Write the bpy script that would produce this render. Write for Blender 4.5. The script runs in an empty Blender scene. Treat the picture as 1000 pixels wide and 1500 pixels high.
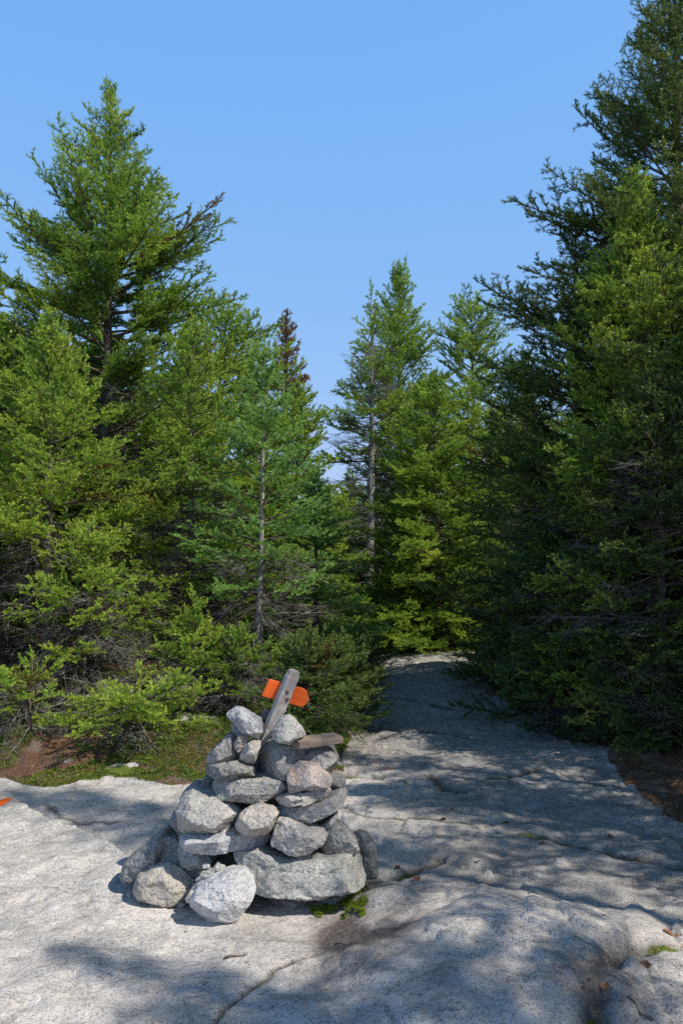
import bpy, math, random
import numpy as np
from mathutils import Vector, Matrix

rad = math.radians
scn = bpy.context.scene
COL = scn.collection

# ------------------------------------------------------------------ camera frame helpers
CAMZ, F, PITCH, V0 = 1.55, 1292.0, math.atan(100/1292.0), 750.0
def at(u, v, Y):
    """point of the world seen at photo position (u, v) when it stands Y metres away"""
    a, c = (u-500)/F, -(v-V0)/F
    fy = math.cos(PITCH) - c*math.sin(PITCH)
    fz = math.sin(PITCH) + c*math.cos(PITCH)
    k = Y/fy
    return np.array([a*k, Y, CAMZ + fz*k])
def gp(u, v, z=0.0):
    """ground point (height z) seen at (u, v)"""
    a, c = (u-500)/F, -(v-V0)/F
    fy = math.cos(PITCH) - c*math.sin(PITCH)
    fz = math.sin(PITCH) + c*math.cos(PITCH)
    k = (z-CAMZ)/fz
    return np.array([a*k, fy*k])

# ------------------------------------------------------------------ numpy noise
def _hash(ix, iy, iz):
    h = (ix.astype(np.int64)*374761393 + iy.astype(np.int64)*668265263 + iz.astype(np.int64)*2147483647) & 0xffffffff
    h = ((h ^ (h >> 13))*1274126177) & 0xffffffff
    h = ((h ^ (h >> 16))*2246822519) & 0xffffffff
    return ((h ^ (h >> 15)) & 0xffffff)/float(0xffffff)*2-1
def noise3(p):
    i = np.floor(p); f = p-i; i = i.astype(np.int64)
    w = f*f*f*(f*(f*6-15)+10)
    out = 0
    for dx in (0, 1):
        for dy in (0, 1):
            for dz in (0, 1):
                wt = (w[:, 0] if dx else 1-w[:, 0])*(w[:, 1] if dy else 1-w[:, 1])*(w[:, 2] if dz else 1-w[:, 2])
                out = out + wt*_hash(i[:, 0]+dx, i[:, 1]+dy, i[:, 2]+dz)
    return out
def fbm(p, octs=4, gain=.5):
    s = 0; a = 1.0; q = p.copy()
    for _ in range(octs):
        s = s + a*noise3(q); q = q*2.03+17.1; a *= gain
    return s
def fbm2(X, Y, scale, octs=4, seed=0.0, gain=.5):
    return fbm(np.stack([X*scale, Y*scale, np.full_like(X, seed+.37)], 1), octs, gain)
def sm(a, b, x):
    t = np.clip((x-a)/(b-a), 0, 1); return t*t*(3-2*t)

# ------------------------------------------------------------------ object helpers
def tag(o, label=None, cat=None, group=None, kind=None):
    if label: o['label'] = label
    if cat: o['category'] = cat
    if group: o['group'] = group
    if kind: o['kind'] = kind
    return o
def empty(name, loc=(0, 0, 0), rz=0, **k):
    o = bpy.data.objects.new(name, None); COL.objects.link(o)
    o.empty_display_size = .1
    o.location = loc; o.rotation_euler = (0, 0, rz)
    return tag(o, **k)
def mesh_np(name, V, Fc, mat=None, smooth=False, colors=None):
    """V (n,3); Fc (m,k) faces of equal size"""
    me = bpy.data.meshes.new(name)
    V = np.ascontiguousarray(V, dtype=np.float32); Fc = np.ascontiguousarray(Fc, dtype=np.int32)
    me.vertices.add(len(V)); me.vertices.foreach_set('co', V.ravel())
    k = Fc.shape[1]
    me.loops.add(Fc.size); me.loops.foreach_set('vertex_index', Fc.ravel())
    me.polygons.add(len(Fc)); me.polygons.foreach_set('loop_start', np.arange(0, Fc.size, k, dtype=np.int32))
    if smooth: me.polygons.foreach_set('use_smooth', np.ones(len(Fc), dtype=bool))
    me.update(calc_edges=True)
    if colors is not None:
        for an, C in colors.items():
            a = me.color_attributes.new(an, 'FLOAT_COLOR', 'POINT')
            C4 = np.ones((len(V), 4), dtype=np.float32); C4[:, :C.shape[1]] = C
            a.data.foreach_set('color', C4.ravel())
    if mat: me.materials.append(mat)
    return me
def link(name, me, parent=None, loc=None):
    o = bpy.data.objects.new(name, me); COL.objects.link(o)
    if parent: o.parent = parent
    if loc is not None: o.location = loc
    return o
def ring_tube(pts, radii, n=6, cap=True):
    """tube along pts; returns V, triangles"""
    pts = np.asarray(pts, float); m = len(pts)
    tang = np.gradient(pts, axis=0); tang /= np.linalg.norm(tang, axis=1)[:, None]+1e-9
    up = np.array([0, 0, 1.0]) if abs(tang[0, 2]) < .9 else np.array([1.0, 0, 0])
    s = np.cross(tang, up); s /= np.linalg.norm(s, axis=1)[:, None]+1e-9
    t = np.cross(s, tang)
    a = np.arange(n)/n*2*np.pi
    V = pts[:, None, :] + (np.cos(a)[None, :, None]*s[:, None, :]+np.sin(a)[None, :, None]*t[:, None, :])*np.asarray(radii)[:, None, None]
    V = V.reshape(-1, 3)
    i = np.arange(m-1)[:, None]*n; j = np.arange(n)[None, :]; j2 = (j+1) % n
    q = np.stack([i+j, i+j2, i+n+j2, i+n+j], -1).reshape(-1, 4)
    T = np.concatenate([q[:, [0, 1, 2]], q[:, [0, 2, 3]]])
    if cap:
        V = np.concatenate([V, pts[[0]], pts[[-1]]])
        c0, c1 = m*n, m*n+1
        jj = np.arange(n)
        T = np.concatenate([T, np.stack([np.full(n, c0), (jj+1) % n, jj], 1), np.stack([np.full(n, c1), (m-1)*n+jj, (m-1)*n+(jj+1) % n], 1)])
    return V, T

# ------------------------------------------------------------------ material helpers
def new_mat(name):
    m = bpy.data.materials.new(name); m.use_nodes = True
    nt = m.node_tree; nt.nodes.clear()
    return m, nt
class NT:
    def __init__(s, nt): s.nt = nt
    def n(s, t, **k):
        nd = s.nt.nodes.new(t)
        for a, b in k.items():
            if a == 'inp':
                for kk, vv in b.items():
                    if isinstance(vv, bpy.types.NodeSocket): s.nt.links.new(vv, nd.inputs[kk])
                    else: nd.inputs[kk].default_value = vv
            else: setattr(nd, a, b)
        return nd
    def l(s, a, b): s.nt.links.new(a, b)
    def noise(s, vec, scale, detail=4, rough=.55, dist=0.0):
        return s.n('ShaderNodeTexNoise', inp={'Vector': vec, 'Scale': scale, 'Detail': detail, 'Roughness': rough, 'Distortion': dist}).outputs['Fac']
    def vor(s, vec, scale, feature='F1'):
        return s.n('ShaderNodeTexVoronoi', feature=feature, inp={'Vector': vec, 'Scale': scale})
    def ramp(s, fac, a, b, ca=(0, 0, 0, 1), cb=(1, 1, 1, 1)):
        r = s.n('ShaderNodeValToRGB', inp={'Fac': fac})
        e = r.color_ramp.elements; e[0].position = a; e[0].color = ca; e[1].position = b; e[1].color = cb
        return r.outputs['Color']
    def mr(s, v, a, b, c=0.0, d=1.0):
        return s.n('ShaderNodeMapRange', inp={'Value': v, 'From Min': a, 'From Max': b, 'To Min': c, 'To Max': d}).outputs['Result']
    def mix(s, f, a, b, mode='MIX'):
        m = s.n('ShaderNodeMix', data_type='RGBA', blend_type=mode)
        for k, v in ((0, f), (6, a), (7, b)):
            if isinstance(v, bpy.types.NodeSocket): s.nt.links.new(v, m.inputs[k])
            else: m.inputs[k].default_value = v if k == 0 or len(v) == 4 else (*v, 1)
        return m.outputs[2]
    def math(s, op, a, b=0.0, clamp=False):
        m = s.n('ShaderNodeMath', operation=op, use_clamp=clamp)
        for k, v in ((0, a), (1, b)):
            if isinstance(v, bpy.types.NodeSocket): s.nt.links.new(v, m.inputs[k])
            else: m.inputs[k].default_value = v
        return m.outputs[0]
    def bump(s, h, strength, dist, normal=None):
        b = s.n('ShaderNodeBump', inp={'Height': h, 'Strength': strength, 'Distance': dist})
        if normal is not None: s.nt.links.new(normal, b.inputs['Normal'])
        return b.outputs['Normal']
    def out(s, sh):
        o = s.n('ShaderNodeOutputMaterial'); s.nt.links.new(sh, o.inputs['Surface'])
    def bsdf(s, col, rough=.8, normal=None, spec=.3, **k):
        p = s.n('ShaderNodeBsdfPrincipled')
        for kk, v in (('Base Color', col), ('Roughness', rough), ('Specular IOR Level', spec)):
            if isinstance(v, bpy.types.NodeSocket): s.nt.links.new(v, p.inputs[kk])
            else: p.inputs[kk].default_value = v if not isinstance(v, tuple) or len(v) == 4 else (*v, 1)
        if normal is not None: s.nt.links.new(normal, p.inputs['Normal'])
        return p.outputs[0]

def granite_layers(T, co, base, warm, dark, lichen=.3, rust=.2):
    """colour and height of weathered granite"""
    n1 = T.noise(co, 3.0, 5, .6); n2 = T.noise(co, 14, 5, .65); n3 = T.noise(co, 95, 3, .7); n4 = T.noise(co, 260, 2, .7)
    c = T.mix(T.mr(n2, .35, .68), base, warm)
    c = T.mix(T.mr(n1, .5, .72, 0, .75), c, dark)
    # crusts of dark and pale lichen with ragged outlines
    wv = T.n('ShaderNodeVectorMath', operation='SCALE', inp={0: T.n('ShaderNodeTexNoise', inp={'Vector': co, 'Scale': 9.0, 'Detail': 5.0}).outputs['Color'], 'Scale': .22}).outputs[0]
    cw = T.n('ShaderNodeVectorMath', operation='ADD', inp={0: co, 1: wv}).outputs[0]
    pv = T.noise(cw, 5.5, 3, .5)
    c = T.mix(T.mr(pv, .575, .60, 0, .5), c, T.mix(.55, c, (.10, .10, .10)))
    c = T.mix(T.mr(pv, .40, .375, 0, .45), c, T.mix(.5, c, (.66, .66, .63)))
    # mineral grains
    v = T.vor(co, 170); g = T.n('ShaderNodeSeparateColor', inp={'Color': v.outputs['Color']}).outputs[0]
    c = T.mix(T.mr(g, .80, .86, 0, .55), c, (.05, .05, .055))
    c = T.mix(T.mr(g, .20, .12, 0, .45), c, (.72, .7, .68))
    c = T.mix(T.mr(n3, .3, .7, 0, 1), T.mix(.32, c, (.11, .11, .115)), T.mix(.10, c, (.85, .83, .8)))
    if rust: c = T.mix(T.math('MULTIPLY', T.mr(T.noise(co, 7, 4, .6, .6), .6, .72), rust), c, (.42, .2, .11))
    if lichen:
        lv = T.vor(T.n('ShaderNodeVectorMath', operation='ADD', inp={0: co, 1: T.n('ShaderNodeVectorMath', operation='SCALE', inp={0: T.n('ShaderNodeTexNoise', inp={'Vector': co, 'Scale': 30.0}).outputs['Color'], 'Scale': .03}).outputs[0]}).outputs[0], 22)
        lm = T.math('MULTIPLY', T.mr(lv.outputs['Distance'], .42, .3), T.mr(T.noise(co, 5, 3), .5, .6))
        c = T.mix(T.math('MULTIPLY', lm, lichen), c, (.33, .37, .29))
        lm2 = T.math('MULTIPLY', T.mr(T.noise(co, 40, 4, .7), .58, .66), T.mr(T.noise(co, 4.3, 3), .52, .62))
        c = T.mix(T.math('MULTIPLY', lm2, lichen*1.1), c, (.085, .085, .08))
    md = T.noise(co, 38, 4, .7)
    c = T.mix(T.mr(md, .36, .26, 0, .55), c, (.09, .09, .09))
    c = T.mix(T.mr(md, .6, .74, 0, .4), c, (.66, .65, .63))
    h = T.math('ADD', T.math('MULTIPLY', n2, 2.6), T.math('MULTIPLY', md, .9))
    h = T.math('ADD', h, T.math('ADD', T.math('MULTIPLY', n3, .2), T.math('MULTIPLY', n4, .06)))
    return c, h
def stone_mat(name, base, warm, dark, lichen=.4, rust=.15):
    m, nt = new_mat(name); T = NT(nt)
    tc = T.n('ShaderNodeTexCoord').outputs['Object']
    r = T.n('ShaderNodeObjectInfo').outputs['Random']
    off = T.n('ShaderNodeCombineXYZ', inp={'X': T.math('MULTIPLY', r, 37.0), 'Y': T.math('MULTIPLY', r, 91.0), 'Z': T.math('MULTIPLY', r, 53.0)}).outputs[0]
    co = T.n('ShaderNodeVectorMath', operation='ADD', inp={0: tc, 1: off}).outputs[0]
    c, h = granite_layers(T, co, (*base, 1), (*warm, 1), (*dark, 1), lichen, rust)
    T.out(T.bsdf(c, .82, T.bump(h, .9, .008), .25))
    return m
def simple_mat(name, c1, c2, scale=20, rough=.8, bump=.4, dist=.01, spec=.2, detail=5):
    m, nt = new_mat(name); T = NT(nt)
    co = T.n('ShaderNodeTexCoord').outputs['Object']
    n = T.noise(co, scale, detail, .65)
    T.out(T.bsdf(T.mix(T.mr(n, .35, .65), (*c1, 1), (*c2, 1)), rough, T.bump(n, bump, dist), spec))
    return m
def wood_mat(name, c1, c2, c3, axis_scale=(60, 60, 3), crack=.7):
    m, nt = new_mat(name); T = NT(nt)
    co = T.n('ShaderNodeTexCoord').outputs['Object']
    mp = T.n('ShaderNodeMapping', inp={'Vector': co, 'Scale': axis_scale}).outputs[0]
    n = T.noise(mp, 1.0, 6, .7, .4); n2 = T.noise(co, 9, 4, .6)
    c = T.mix(T.mr(n, .3, .7), (*c1, 1), (*c2, 1)); c = T.mix(T.mr(n2, .5, .7, 0, .6), c, (*c3, 1))
    c = T.mix(T.math('MULTIPLY', T.mr(n, .38, .3), crack), c, (.03, .025, .02))
    T.out(T.bsdf(c, .8, T.bump(n, .8, .004), .2))
    return m

M = {}
M['grey'] = stone_mat('stone_grey', (.40, .385, .365), (.49, .46, .42), (.2, .2, .195), .5, .08)
M['pale'] = stone_mat('stone_pale', (.52, .53, .55), (.64, .64, .65), (.32, .33, .36), .12, 0)
M['beige'] = stone_mat('stone_beige', (.44, .39, .31), (.50, .46, .39), (.27, .25, .21), .15, .05)
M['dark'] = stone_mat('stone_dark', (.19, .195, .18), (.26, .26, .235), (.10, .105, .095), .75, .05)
M['dim'] = stone_mat('stone_dim', (.25, .24, .23), (.34, .325, .30), (.12, .12, .12), .7, .12)
M['green'] = stone_mat('stone_green', (.40, .40, .365), (.48, .475, .44), (.2, .22, .17), .6, .05)
M['pink'] = stone_mat('stone_pink', (.44, .37, .33), (.5, .41, .36), (.28, .22, .19), .3, .5)
M['tan'] = stone_mat('stone_tan', (.47, .42, .35), (.56, .52, .46), (.30, .23, .16), .2, .45)
M['rusty'] = stone_mat('stone_rusty', (.26, .16, .12), (.4, .27, .2), (.1, .07, .06), .2, .7)
M['silver'] = stone_mat('stone_silver', (.36, .38, .41), (.52, .53, .54), (.2, .21, .24), .5, .15)
M['post_wood'] = wood_mat('weathered_wood', (.30, .275, .25), (.54, .51, .48), (.3, .18, .13))
M['block_wood'] = wood_mat('block_wood', (.22, .17, .13), (.36, .30, .24), (.17, .12, .09), (5, 70, 70))
M['rust_metal'] = simple_mat('rusty_steel', (.10, .05, .035), (.22, .13, .1), 120, .6, .3, .002, .5)

def orange_paint():
    m, nt = new_mat('orange_paint'); T = NT(nt)
    co = T.n('ShaderNodeTexCoord').outputs['Object']
    mp = T.n('ShaderNodeMapping', inp={'Vector': co, 'Scale': (6, 60, 60)}).outputs[0]
    n = T.noise(mp, 1.0, 4, .6); w = T.noise(co, 60, 5, .7)
    c = T.mix(T.mr(n, .3, .7), (.86, .115, .01, 1), (.95, .17, .02, 1))
    c = T.mix(T.mr(w, .58, .66, 0, .75), c, (.36, .17, .1, 1)); c = T.mix(T.mr(n, .36, .28, 0, .7), c, (.25, .06, .02, 1))
    T.out(T.bsdf(c, .55, T.bump(n, .5, .002), .35)); return m
M['orange'] = orange_paint()

def foliage_mat(name, deep, mid, tip, transl=.3):
    m, nt = new_mat(name); T = NT(nt)
    a = T.n('ShaderNodeAttribute', attribute_name='tint')
    s = T.n('ShaderNodeSeparateColor', inp={'Color': a.outputs['Color']})
    co = T.n('ShaderNodeTexCoord').outputs['Object']
    n = T.noise(co, 1.4, 3, .6)
    r = T.n('ShaderNodeObjectInfo').outputs['Random']
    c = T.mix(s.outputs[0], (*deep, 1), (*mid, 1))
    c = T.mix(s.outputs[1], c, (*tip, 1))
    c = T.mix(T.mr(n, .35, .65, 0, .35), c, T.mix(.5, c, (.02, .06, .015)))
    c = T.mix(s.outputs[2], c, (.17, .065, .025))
    p = T.bsdf(c, .45, None, .35)
    tl = T.n('ShaderNodeBsdfTranslucent', inp={'Color': T.mix(.5, c, (.22, .32, .03))}).outputs[0]
    mx = T.n('ShaderNodeMixShader', inp={0: transl}); T.l(p, mx.inputs[1]); T.l(tl, mx.inputs[2])
    T.out(mx.outputs[0]); return m
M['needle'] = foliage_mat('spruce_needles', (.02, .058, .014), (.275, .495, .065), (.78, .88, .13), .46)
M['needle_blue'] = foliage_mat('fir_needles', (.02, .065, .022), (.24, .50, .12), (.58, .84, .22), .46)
M['needle_dark'] = foliage_mat('shaded_spruce_needles', (.016, .038, .014), (.085, .16, .042), (.30, .38, .08), .28)  # darker copy of the spruce needles, shade painted into its colour
M['needle_red'] = foliage_mat('dying_spruce_needles', (.1, .06, .035), (.30, .15, .09), (.45, .24, .14), .3)
M['leaf'] = foliage_mat('shrub_leaves', (.04, .09, .02), (.1, .2, .03), (.2, .32, .04), .35)
M['moss'] = foliage_mat('moss_green', (.05, .085, .012), (.13, .2, .02), (.28, .36, .03), .2)
M['litter'] = foliage_mat('needle_litter', (.08, .045, .028), (.2, .1, .055), (.3, .22, .14), .05)
def bark_mat(name, c1, c2, lich):
    m, nt = new_mat(name); T = NT(nt)
    co = T.n('ShaderNodeTexCoord').outputs['Object']
    mp = T.n('ShaderNodeMapping', inp={'Vector': co, 'Scale': (1, 1, .45)}).outputs[0]
    n = T.noise(mp, 45, 5, .7); n2 = T.noise(co, 9, 4, .6)
    c = T.mix(T.mr(n, .35, .65), (*c1, 1), (*c2, 1))
    c = T.mix(T.mr(n2, .5, .62, 0, .8), c, (*lich, 1))
    T.out(T.bsdf(c, .9, T.bump(n, .8, .02), .1)); return m
M['bark'] = bark_mat('spruce_bark', (.06, .045, .035), (.16, .13, .11), (.24, .24, .21))
M['bark_pale'] = bark_mat('pale_fir_bark', (.2, .18, .16), (.34, .32, .3), (.42, .42, .38))
M['twig'] = bark_mat('twig_bark', (.09, .06, .045), (.17, .13, .1), (.24, .23, .2))
M['dead'] = bark_mat('dead_twigs', (.085, .075, .066), (.22, .20, .18), (.30, .31, .27))

# ------------------------------------------------------------------ conifer sprays
def rot_to(d):
    """matrix whose x axis is d, z as upright as possible"""
    x = d/np.linalg.norm(d); z = np.array([0, 0, 1.0])
    y = np.cross(z, x); ny = np.linalg.norm(y)
    y = np.array([0, 1.0, 0]) if ny < 1e-4 else y/ny
    z = np.cross(x, y)
    return np.stack([x, y, z], 1)

def needles(P0, P1, wt, rng, k=1.0, dead=None):
    """flat triangular needles along twig segments P0->P1 ; wt 0 inner .. 1 tip"""
    L = np.linalg.norm(P1-P0, axis=1)
    cnt = np.maximum((L/(.0135*k)).astype(int), 2)
    idx = np.repeat(np.arange(len(L)), cnt)
    n = len(idx)
    start = np.cumsum(cnt)-cnt
    s = (np.arange(n)-start[idx]+.5)/cnt[idx]
    D = (P1-P0)/(L[:, None]+1e-9); d = D[idx]
    base = P0[idx]+(P1-P0)[idx]*s[:, None]
    up = np.array([0, 0, 1.0])
    side = np.cross(d, up); side /= np.linalg.norm(side, axis=1)[:, None]+1e-6
    top = np.cross(side, d)
    Vs = []; Cs = []
    tipness = s*wt[idx]
    ends = []
    for row in range(4):
        a = (0.1, 1.0, math.pi-1.0, math.pi-.1)[row] + rng.normal(0, .5, n)
        o = side*np.cos(a)[:, None]+top*np.sin(a)[:, None]
        ln = (.026*k**.5)*rng.uniform(.75, 1.2, n)*(1-.3*tipness**3)
        tip = base + o*ln[:, None]*.8 + d*(ln*.8)[:, None]
        tw = rng.uniform(-1.2, 1.2, n)
        bv = d*np.cos(tw)[:, None]+np.cross(d, o)*np.sin(tw)[:, None]
        hw = .0054*k**.8
        b0 = base - bv*hw + o*ln[:, None]*.08; b1 = base + bv*hw + o*ln[:, None]*.08
        Vs.append(np.stack([b0, b1, tip], 1))
        j = rng.uniform(-.12, .12, n)
        r = np.clip(1.15*wt[idx]-.2+j, 0, 1); g = np.clip((tipness-.5)*1.6+j, 0, 1)  # inner needles darker, shade within the bough painted in; tips lighter growth
        c = np.stack([r, g, np.zeros(n)], 1)
        Cs.append(np.repeat(c[:, None, :], 3, 1))
    V = np.concatenate(Vs).reshape(-1, 3); C = np.concatenate(Cs).reshape(-1, 3)
    return V, C

def spray(L, rng, k=1.0, bare=.3, width=.5, bushy=.5, dens=1.0):
    """one bough lying along +x: returns needle verts/colours and wood verts/tris"""
    sag = rng.uniform(-.02, .10); curl = rng.uniform(.03, .14)
    def axis(x):
        t = x/L
        return np.array([x*(1-.03*t), L*wob*math.sin(t*3), L*(-sag*t+curl*t*t)])
    wob = rng.uniform(-.05, .05)
    P0, P1, W = [], [], []
    WV, WT, nv = [], [], 0
    def tube(pts, r0, r1, n=3):
        nonlocal nv
        v, t = ring_tube(pts, np.linspace(r0, r1, len(pts)), n, cap=False)
        WV.append(v); WT.append(t+nv); nv += len(v)
    tube([axis(x) for x in np.linspace(0, L*.97, 6)], .006+.0075*L, .002, 4)
    def seg(a, b, w): P0.append(a); P1.append(b); W.append(w)
    xs = np.linspace(L*max(bare, .1), L, max(3, int(L*(1-bare)/.08)))
    for a, b in zip(xs[:-1], xs[1:]): seg(axis(a), axis(b), .4+.6*b/L)
    x = L*bare; sd = 1
    while x < L*.985:
        p = axis(x)
        l = (L-x)*width*rng.uniform(.65, 1.15)*min(1, .45+1.4*x/L)+.075
        l = min(l, .6)
        ang = rad(rng.uniform(42, 62)); sd = -sd
        mode = rng.uniform()
        el = rng.normal(.06, .28) + (.7 if mode < .16*bushy else 0)
        d = np.array([math.cos(ang)*math.cos(el), sd*math.sin(ang)*math.cos(el), math.sin(el)])
        m = max(2, int(l/.062))
        pts = [p]
        dd = d.copy()
        for i in range(m):
            dd = dd + np.array([.05, -sd*.03, .004+.03*rng.normal()]); dd /= np.linalg.norm(dd)
            pts.append(pts[-1]+dd*l/m)
        tube([pts[0], pts[m//2], pts[-1]], .0028+.002*l, .0013)
        inner = .12 if x > L*.45 else .3
        for i in range(m):
            f = (i+1)/m
            if f > inner: seg(pts[i], pts[i+1], .45+.55*f)
            if i >= 1 or m < 3:
                for s2 in (-1, 1):
                    if rng.uniform() > .9*dens: continue
                    l2 = (l*(1-f*.85))*.34*rng.uniform(.7, 1.2)+.042
                    l2 = min(l2, .17)
                    lat = np.cross(dd, [0, 0, 1.0]); lat /= np.linalg.norm(lat)+1e-6
                    e2 = rng.normal(.03, .26)+(.6 if rng.uniform() < .14*bushy else 0)
                    d2 = dd*.68 + lat*s2*.72 + np.array([0, 0, e2]); d2 /= np.linalg.norm(d2)
                    q0 = pts[i]+(pts[i+1]-pts[i])*rng.uniform(0, 1); q1 = q0+d2*l2
                    if l2 > .1:
                        qm = (q0+q1)/2; seg(q0, qm, .55); seg(qm, q1, 1)
                        for s3 in (-1, 1):
                            l3 = l2*.42
                            lt = np.cross(d2, [0, 0, 1.0]); lt /= np.linalg.norm(lt)+1e-6
                            d3 = d2*.7+lt*s3*.7+np.array([0, 0, rng.normal(.05, .25)]); d3 /= np.linalg.norm(d3)
                            q = q0+(q1-q0)*rng.uniform(.3, .6)
                            seg(q, q+d3*l3, 1)
                    else: seg(q0, q1, 1)
        x += rng.uniform(.045, .072)/dens**.5
    V, C = needles(np.array(P0), np.array(P1), np.array(W), rng, k)
    return V, C, np.concatenate(WV), np.concatenate(WT)

def dead_spray(L, rng):
    WV, WT, nv = [], [], 0
    def tube(pts, r0, r1, n=3):
        nonlocal nv
        v, t = ring_tube(pts, np.linspace(r0, r1, len(pts)), n, cap=False)
        WV.append(v); WT.append(t+nv); nv += len(v)
    def walk(p, d, l, m, drift):
        pts = [p]
        for i in range(m):
            d = d+rng.normal(0, .1, 3)+np.array([0, 0, drift]); d /= np.linalg.norm(d)
            pts.append(pts[-1]+d*l/m)
        return pts
    ax = walk(np.zeros(3), np.array([1.0, 0, 0]), L, 7, -.035)
    tube(ax, .005+.005*L, .002, 4)
    for i in range(1, 7):
        for s in (-1, 1):
            for q in range(2):
                if rng.uniform() < .25: continue
                l = (L*(1-i/8))*.5*rng.uniform(.5, 1.2)+.06
                p = ax[i]+(ax[i+1]-ax[i])*rng.uniform(0, 1) if i < 7 else ax[i]
                pts = walk(p, np.array([.65, s*.75, rng.normal(-.05, .25)]), l, 4, -.03)
                tube(pts, .003, .0015)
                for j in (1, 2, 3):
                    if rng.uniform() < .8:
                        d = pts[j]-pts[j-1]; d /= np.linalg.norm(d)
                        tube(walk(pts[j], d+rng.normal(0, .6, 3), l*.4*rng.uniform(.5, 1.2), 2, -.05), .0022, .0012)
    return np.concatenate(WV), np.concatenate(WT)

def lib(seed, k, bushy=.5, width=.42, dens=1.0):
    rng = np.random.default_rng(seed)
    L = {}
    for l in (.22, .4, .65, .95, 1.35, 1.8):
        L[l] = [spray(l, rng, k, bare=.06 if l < .5 else .2, width=width, bushy=bushy, dens=dens) for _ in range(3)]
    return L
_dr = np.random.default_rng(77)
DEADLIB = {l: [dead_spray(l, _dr) for _ in range(4)] for l in (.4, .8, 1.3)}
LIB_NEAR = lib(1, 1.3, 1.0)
LIB_FINE = lib(4, .95, 1.0)
LIB_MID = lib(2, 2.0, 1.0, .46, .85)
LIB_FAR = lib(3, 3.0, 1.0, .5, .62)

def pick(L, lib_, rng):
    ks = list(lib_.keys()); k = min(ks, key=lambda q: abs(q-L))
    v = lib_[k]; return k, v[rng.integers(len(v))]

class Acc:
    def __init__(s): s.V = []; s.C = []; s.T = []; s.n = 0
    def add(s, v, c=None, t=None):
        s.V.append(v.astype(np.float32))
        if c is not None: s.C.append(c.astype(np.float32))
        if t is not None: s.T.append(t+s.n)
        s.n += len(v)

def make_tree(name, H, prof, lib_, seed, z0=.15, whorl=.2, per=5, up_top=50, up_low=-8, lean=(0, 0), trunk_r=None,
              needle='needle', bark='bark', gap=.0, dead=30, dead_top=.5, rough=.28, side_bias=None, brown=.02, extra=(), live_from=0.0,
              lightness=0.0, dead_scale=1.0):
    """a tree: trunk, branch_wood, crown, dead_wood in one Empty at the origin"""
    rng = np.random.default_rng(seed)
    root = empty(name)
    tr = trunk_r or .012*H+.02
    zz = np.linspace(-.25, H*.985, 14)
    ph = rng.uniform(0, 6.28)
    def ctr(z):
        t = max(z, 0)/H
        return np.array([lean[0]*t*t+.02*H*.3*math.sin(3*t+ph), lean[1]*t*t+.02*H*.3*math.cos(2.3*t+ph), z])
    R = [tr*(1-.93*max(z, 0)/H)+(.35*tr if z < .05 else 0) for z in zz]
    v, t = ring_tube([ctr(z) for z in zz], R, 10)
    link('trunk', mesh_np('trunk', v, t, M[bark], True), root)
    cr, wd, dw = Acc(), Acc(), Acc()
    def put(z, az, el, L, roll=0, br=None):
        k, (nv, nc, wv, wt) = pick(L, lib_, rng)
        s = L/k
        d = np.array([math.cos(az)*math.cos(el), math.sin(az)*math.cos(el), math.sin(el)])
        Rm = rot_to(d)
        cr_, sr_ = math.cos(roll), math.sin(roll)
        Rm = Rm @ np.array([[1, 0, 0], [0, cr_, -sr_], [0, sr_, cr_]])
        flip = np.array([1, rng.choice([-1, 1]), 1])
        o = ctr(z)
        cr.add((nv*flip*s) @ Rm.T + o, tint(nc, br))
        wd.add((wv*flip*s) @ Rm.T + o, None, wt)
    def tint(nc, br):
        j = rng.normal(0, .2)+lightness; c = nc.copy()
        c[:, 0] = np.clip(c[:, 0]+j, 0, 1); c[:, 1] = np.clip(c[:, 1]+j*.7+(rng.uniform(.05, .35) if rng.uniform() < .25 else 0), 0, 1)
        if br if br is not None else rng.uniform() < brown: c[:, 2] = rng.uniform(.5, .95)
        return c
    z = max(z0, live_from*H)
    while z < H*.985:
        t = z/H
        n = per if t < .9 else max(3, per-1)
        a0 = rng.uniform(0, 6.28)
        for i in range(n):
            if rng.uniform() < gap: continue
            az = a0+i*2*math.pi/n+rng.normal(0, .25)
            L = prof(t)*rng.uniform(1-rough, 1+rough*.7)
            if side_bias: L *= side_bias(az, t)
            if L < .1: L = .1
            el = rad(up_low+(up_top-up_low)*t**1.8+rng.normal(0, 7))
            put(z+rng.uniform(-.06, .06), az, el, min(L, 2.4), rng.normal(0, .25))
        z += whorl*(1-.45*t)*rng.uniform(.8, 1.2)
    put(H*.96, 0, rad(88), .25+.02*H)
    for (ez, eaz, eel, eL) in extra: put(ez, rad(eaz), rad(eel), eL)
    for i in range(dead):
        zz_ = rng.uniform(.05, dead_top)*H; az = rng.uniform(0, 6.28)
        L = min(prof(zz_/H)*rng.uniform(.35, .8), 1.5)+.1
        k, (wv, wt) = pick(L, DEADLIB, rng)
        Rm = rot_to(np.array([math.cos(az), math.sin(az), rng.normal(-.1, .25)]))
        dw.add((wv*L/k*dead_scale) @ Rm.T + ctr(zz_), None, wt)
    V = np.concatenate(cr.V); C = np.concatenate(cr.C)
    link('crown', mesh_np('crown', V, np.arange(len(V)).reshape(-1, 3), M[needle], False, {'tint': C}), root)
    link('branch_wood', mesh_np('branch_wood', np.concatenate(wd.V), np.concatenate(wd.T), M['twig'], True), root)
    if dead: link('dead_wood', mesh_np('dead_wood', np.concatenate(dw.V), np.concatenate(dw.T), M['dead'], True), root)
    root['ntri'] = len(V)//3
    return root

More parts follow.
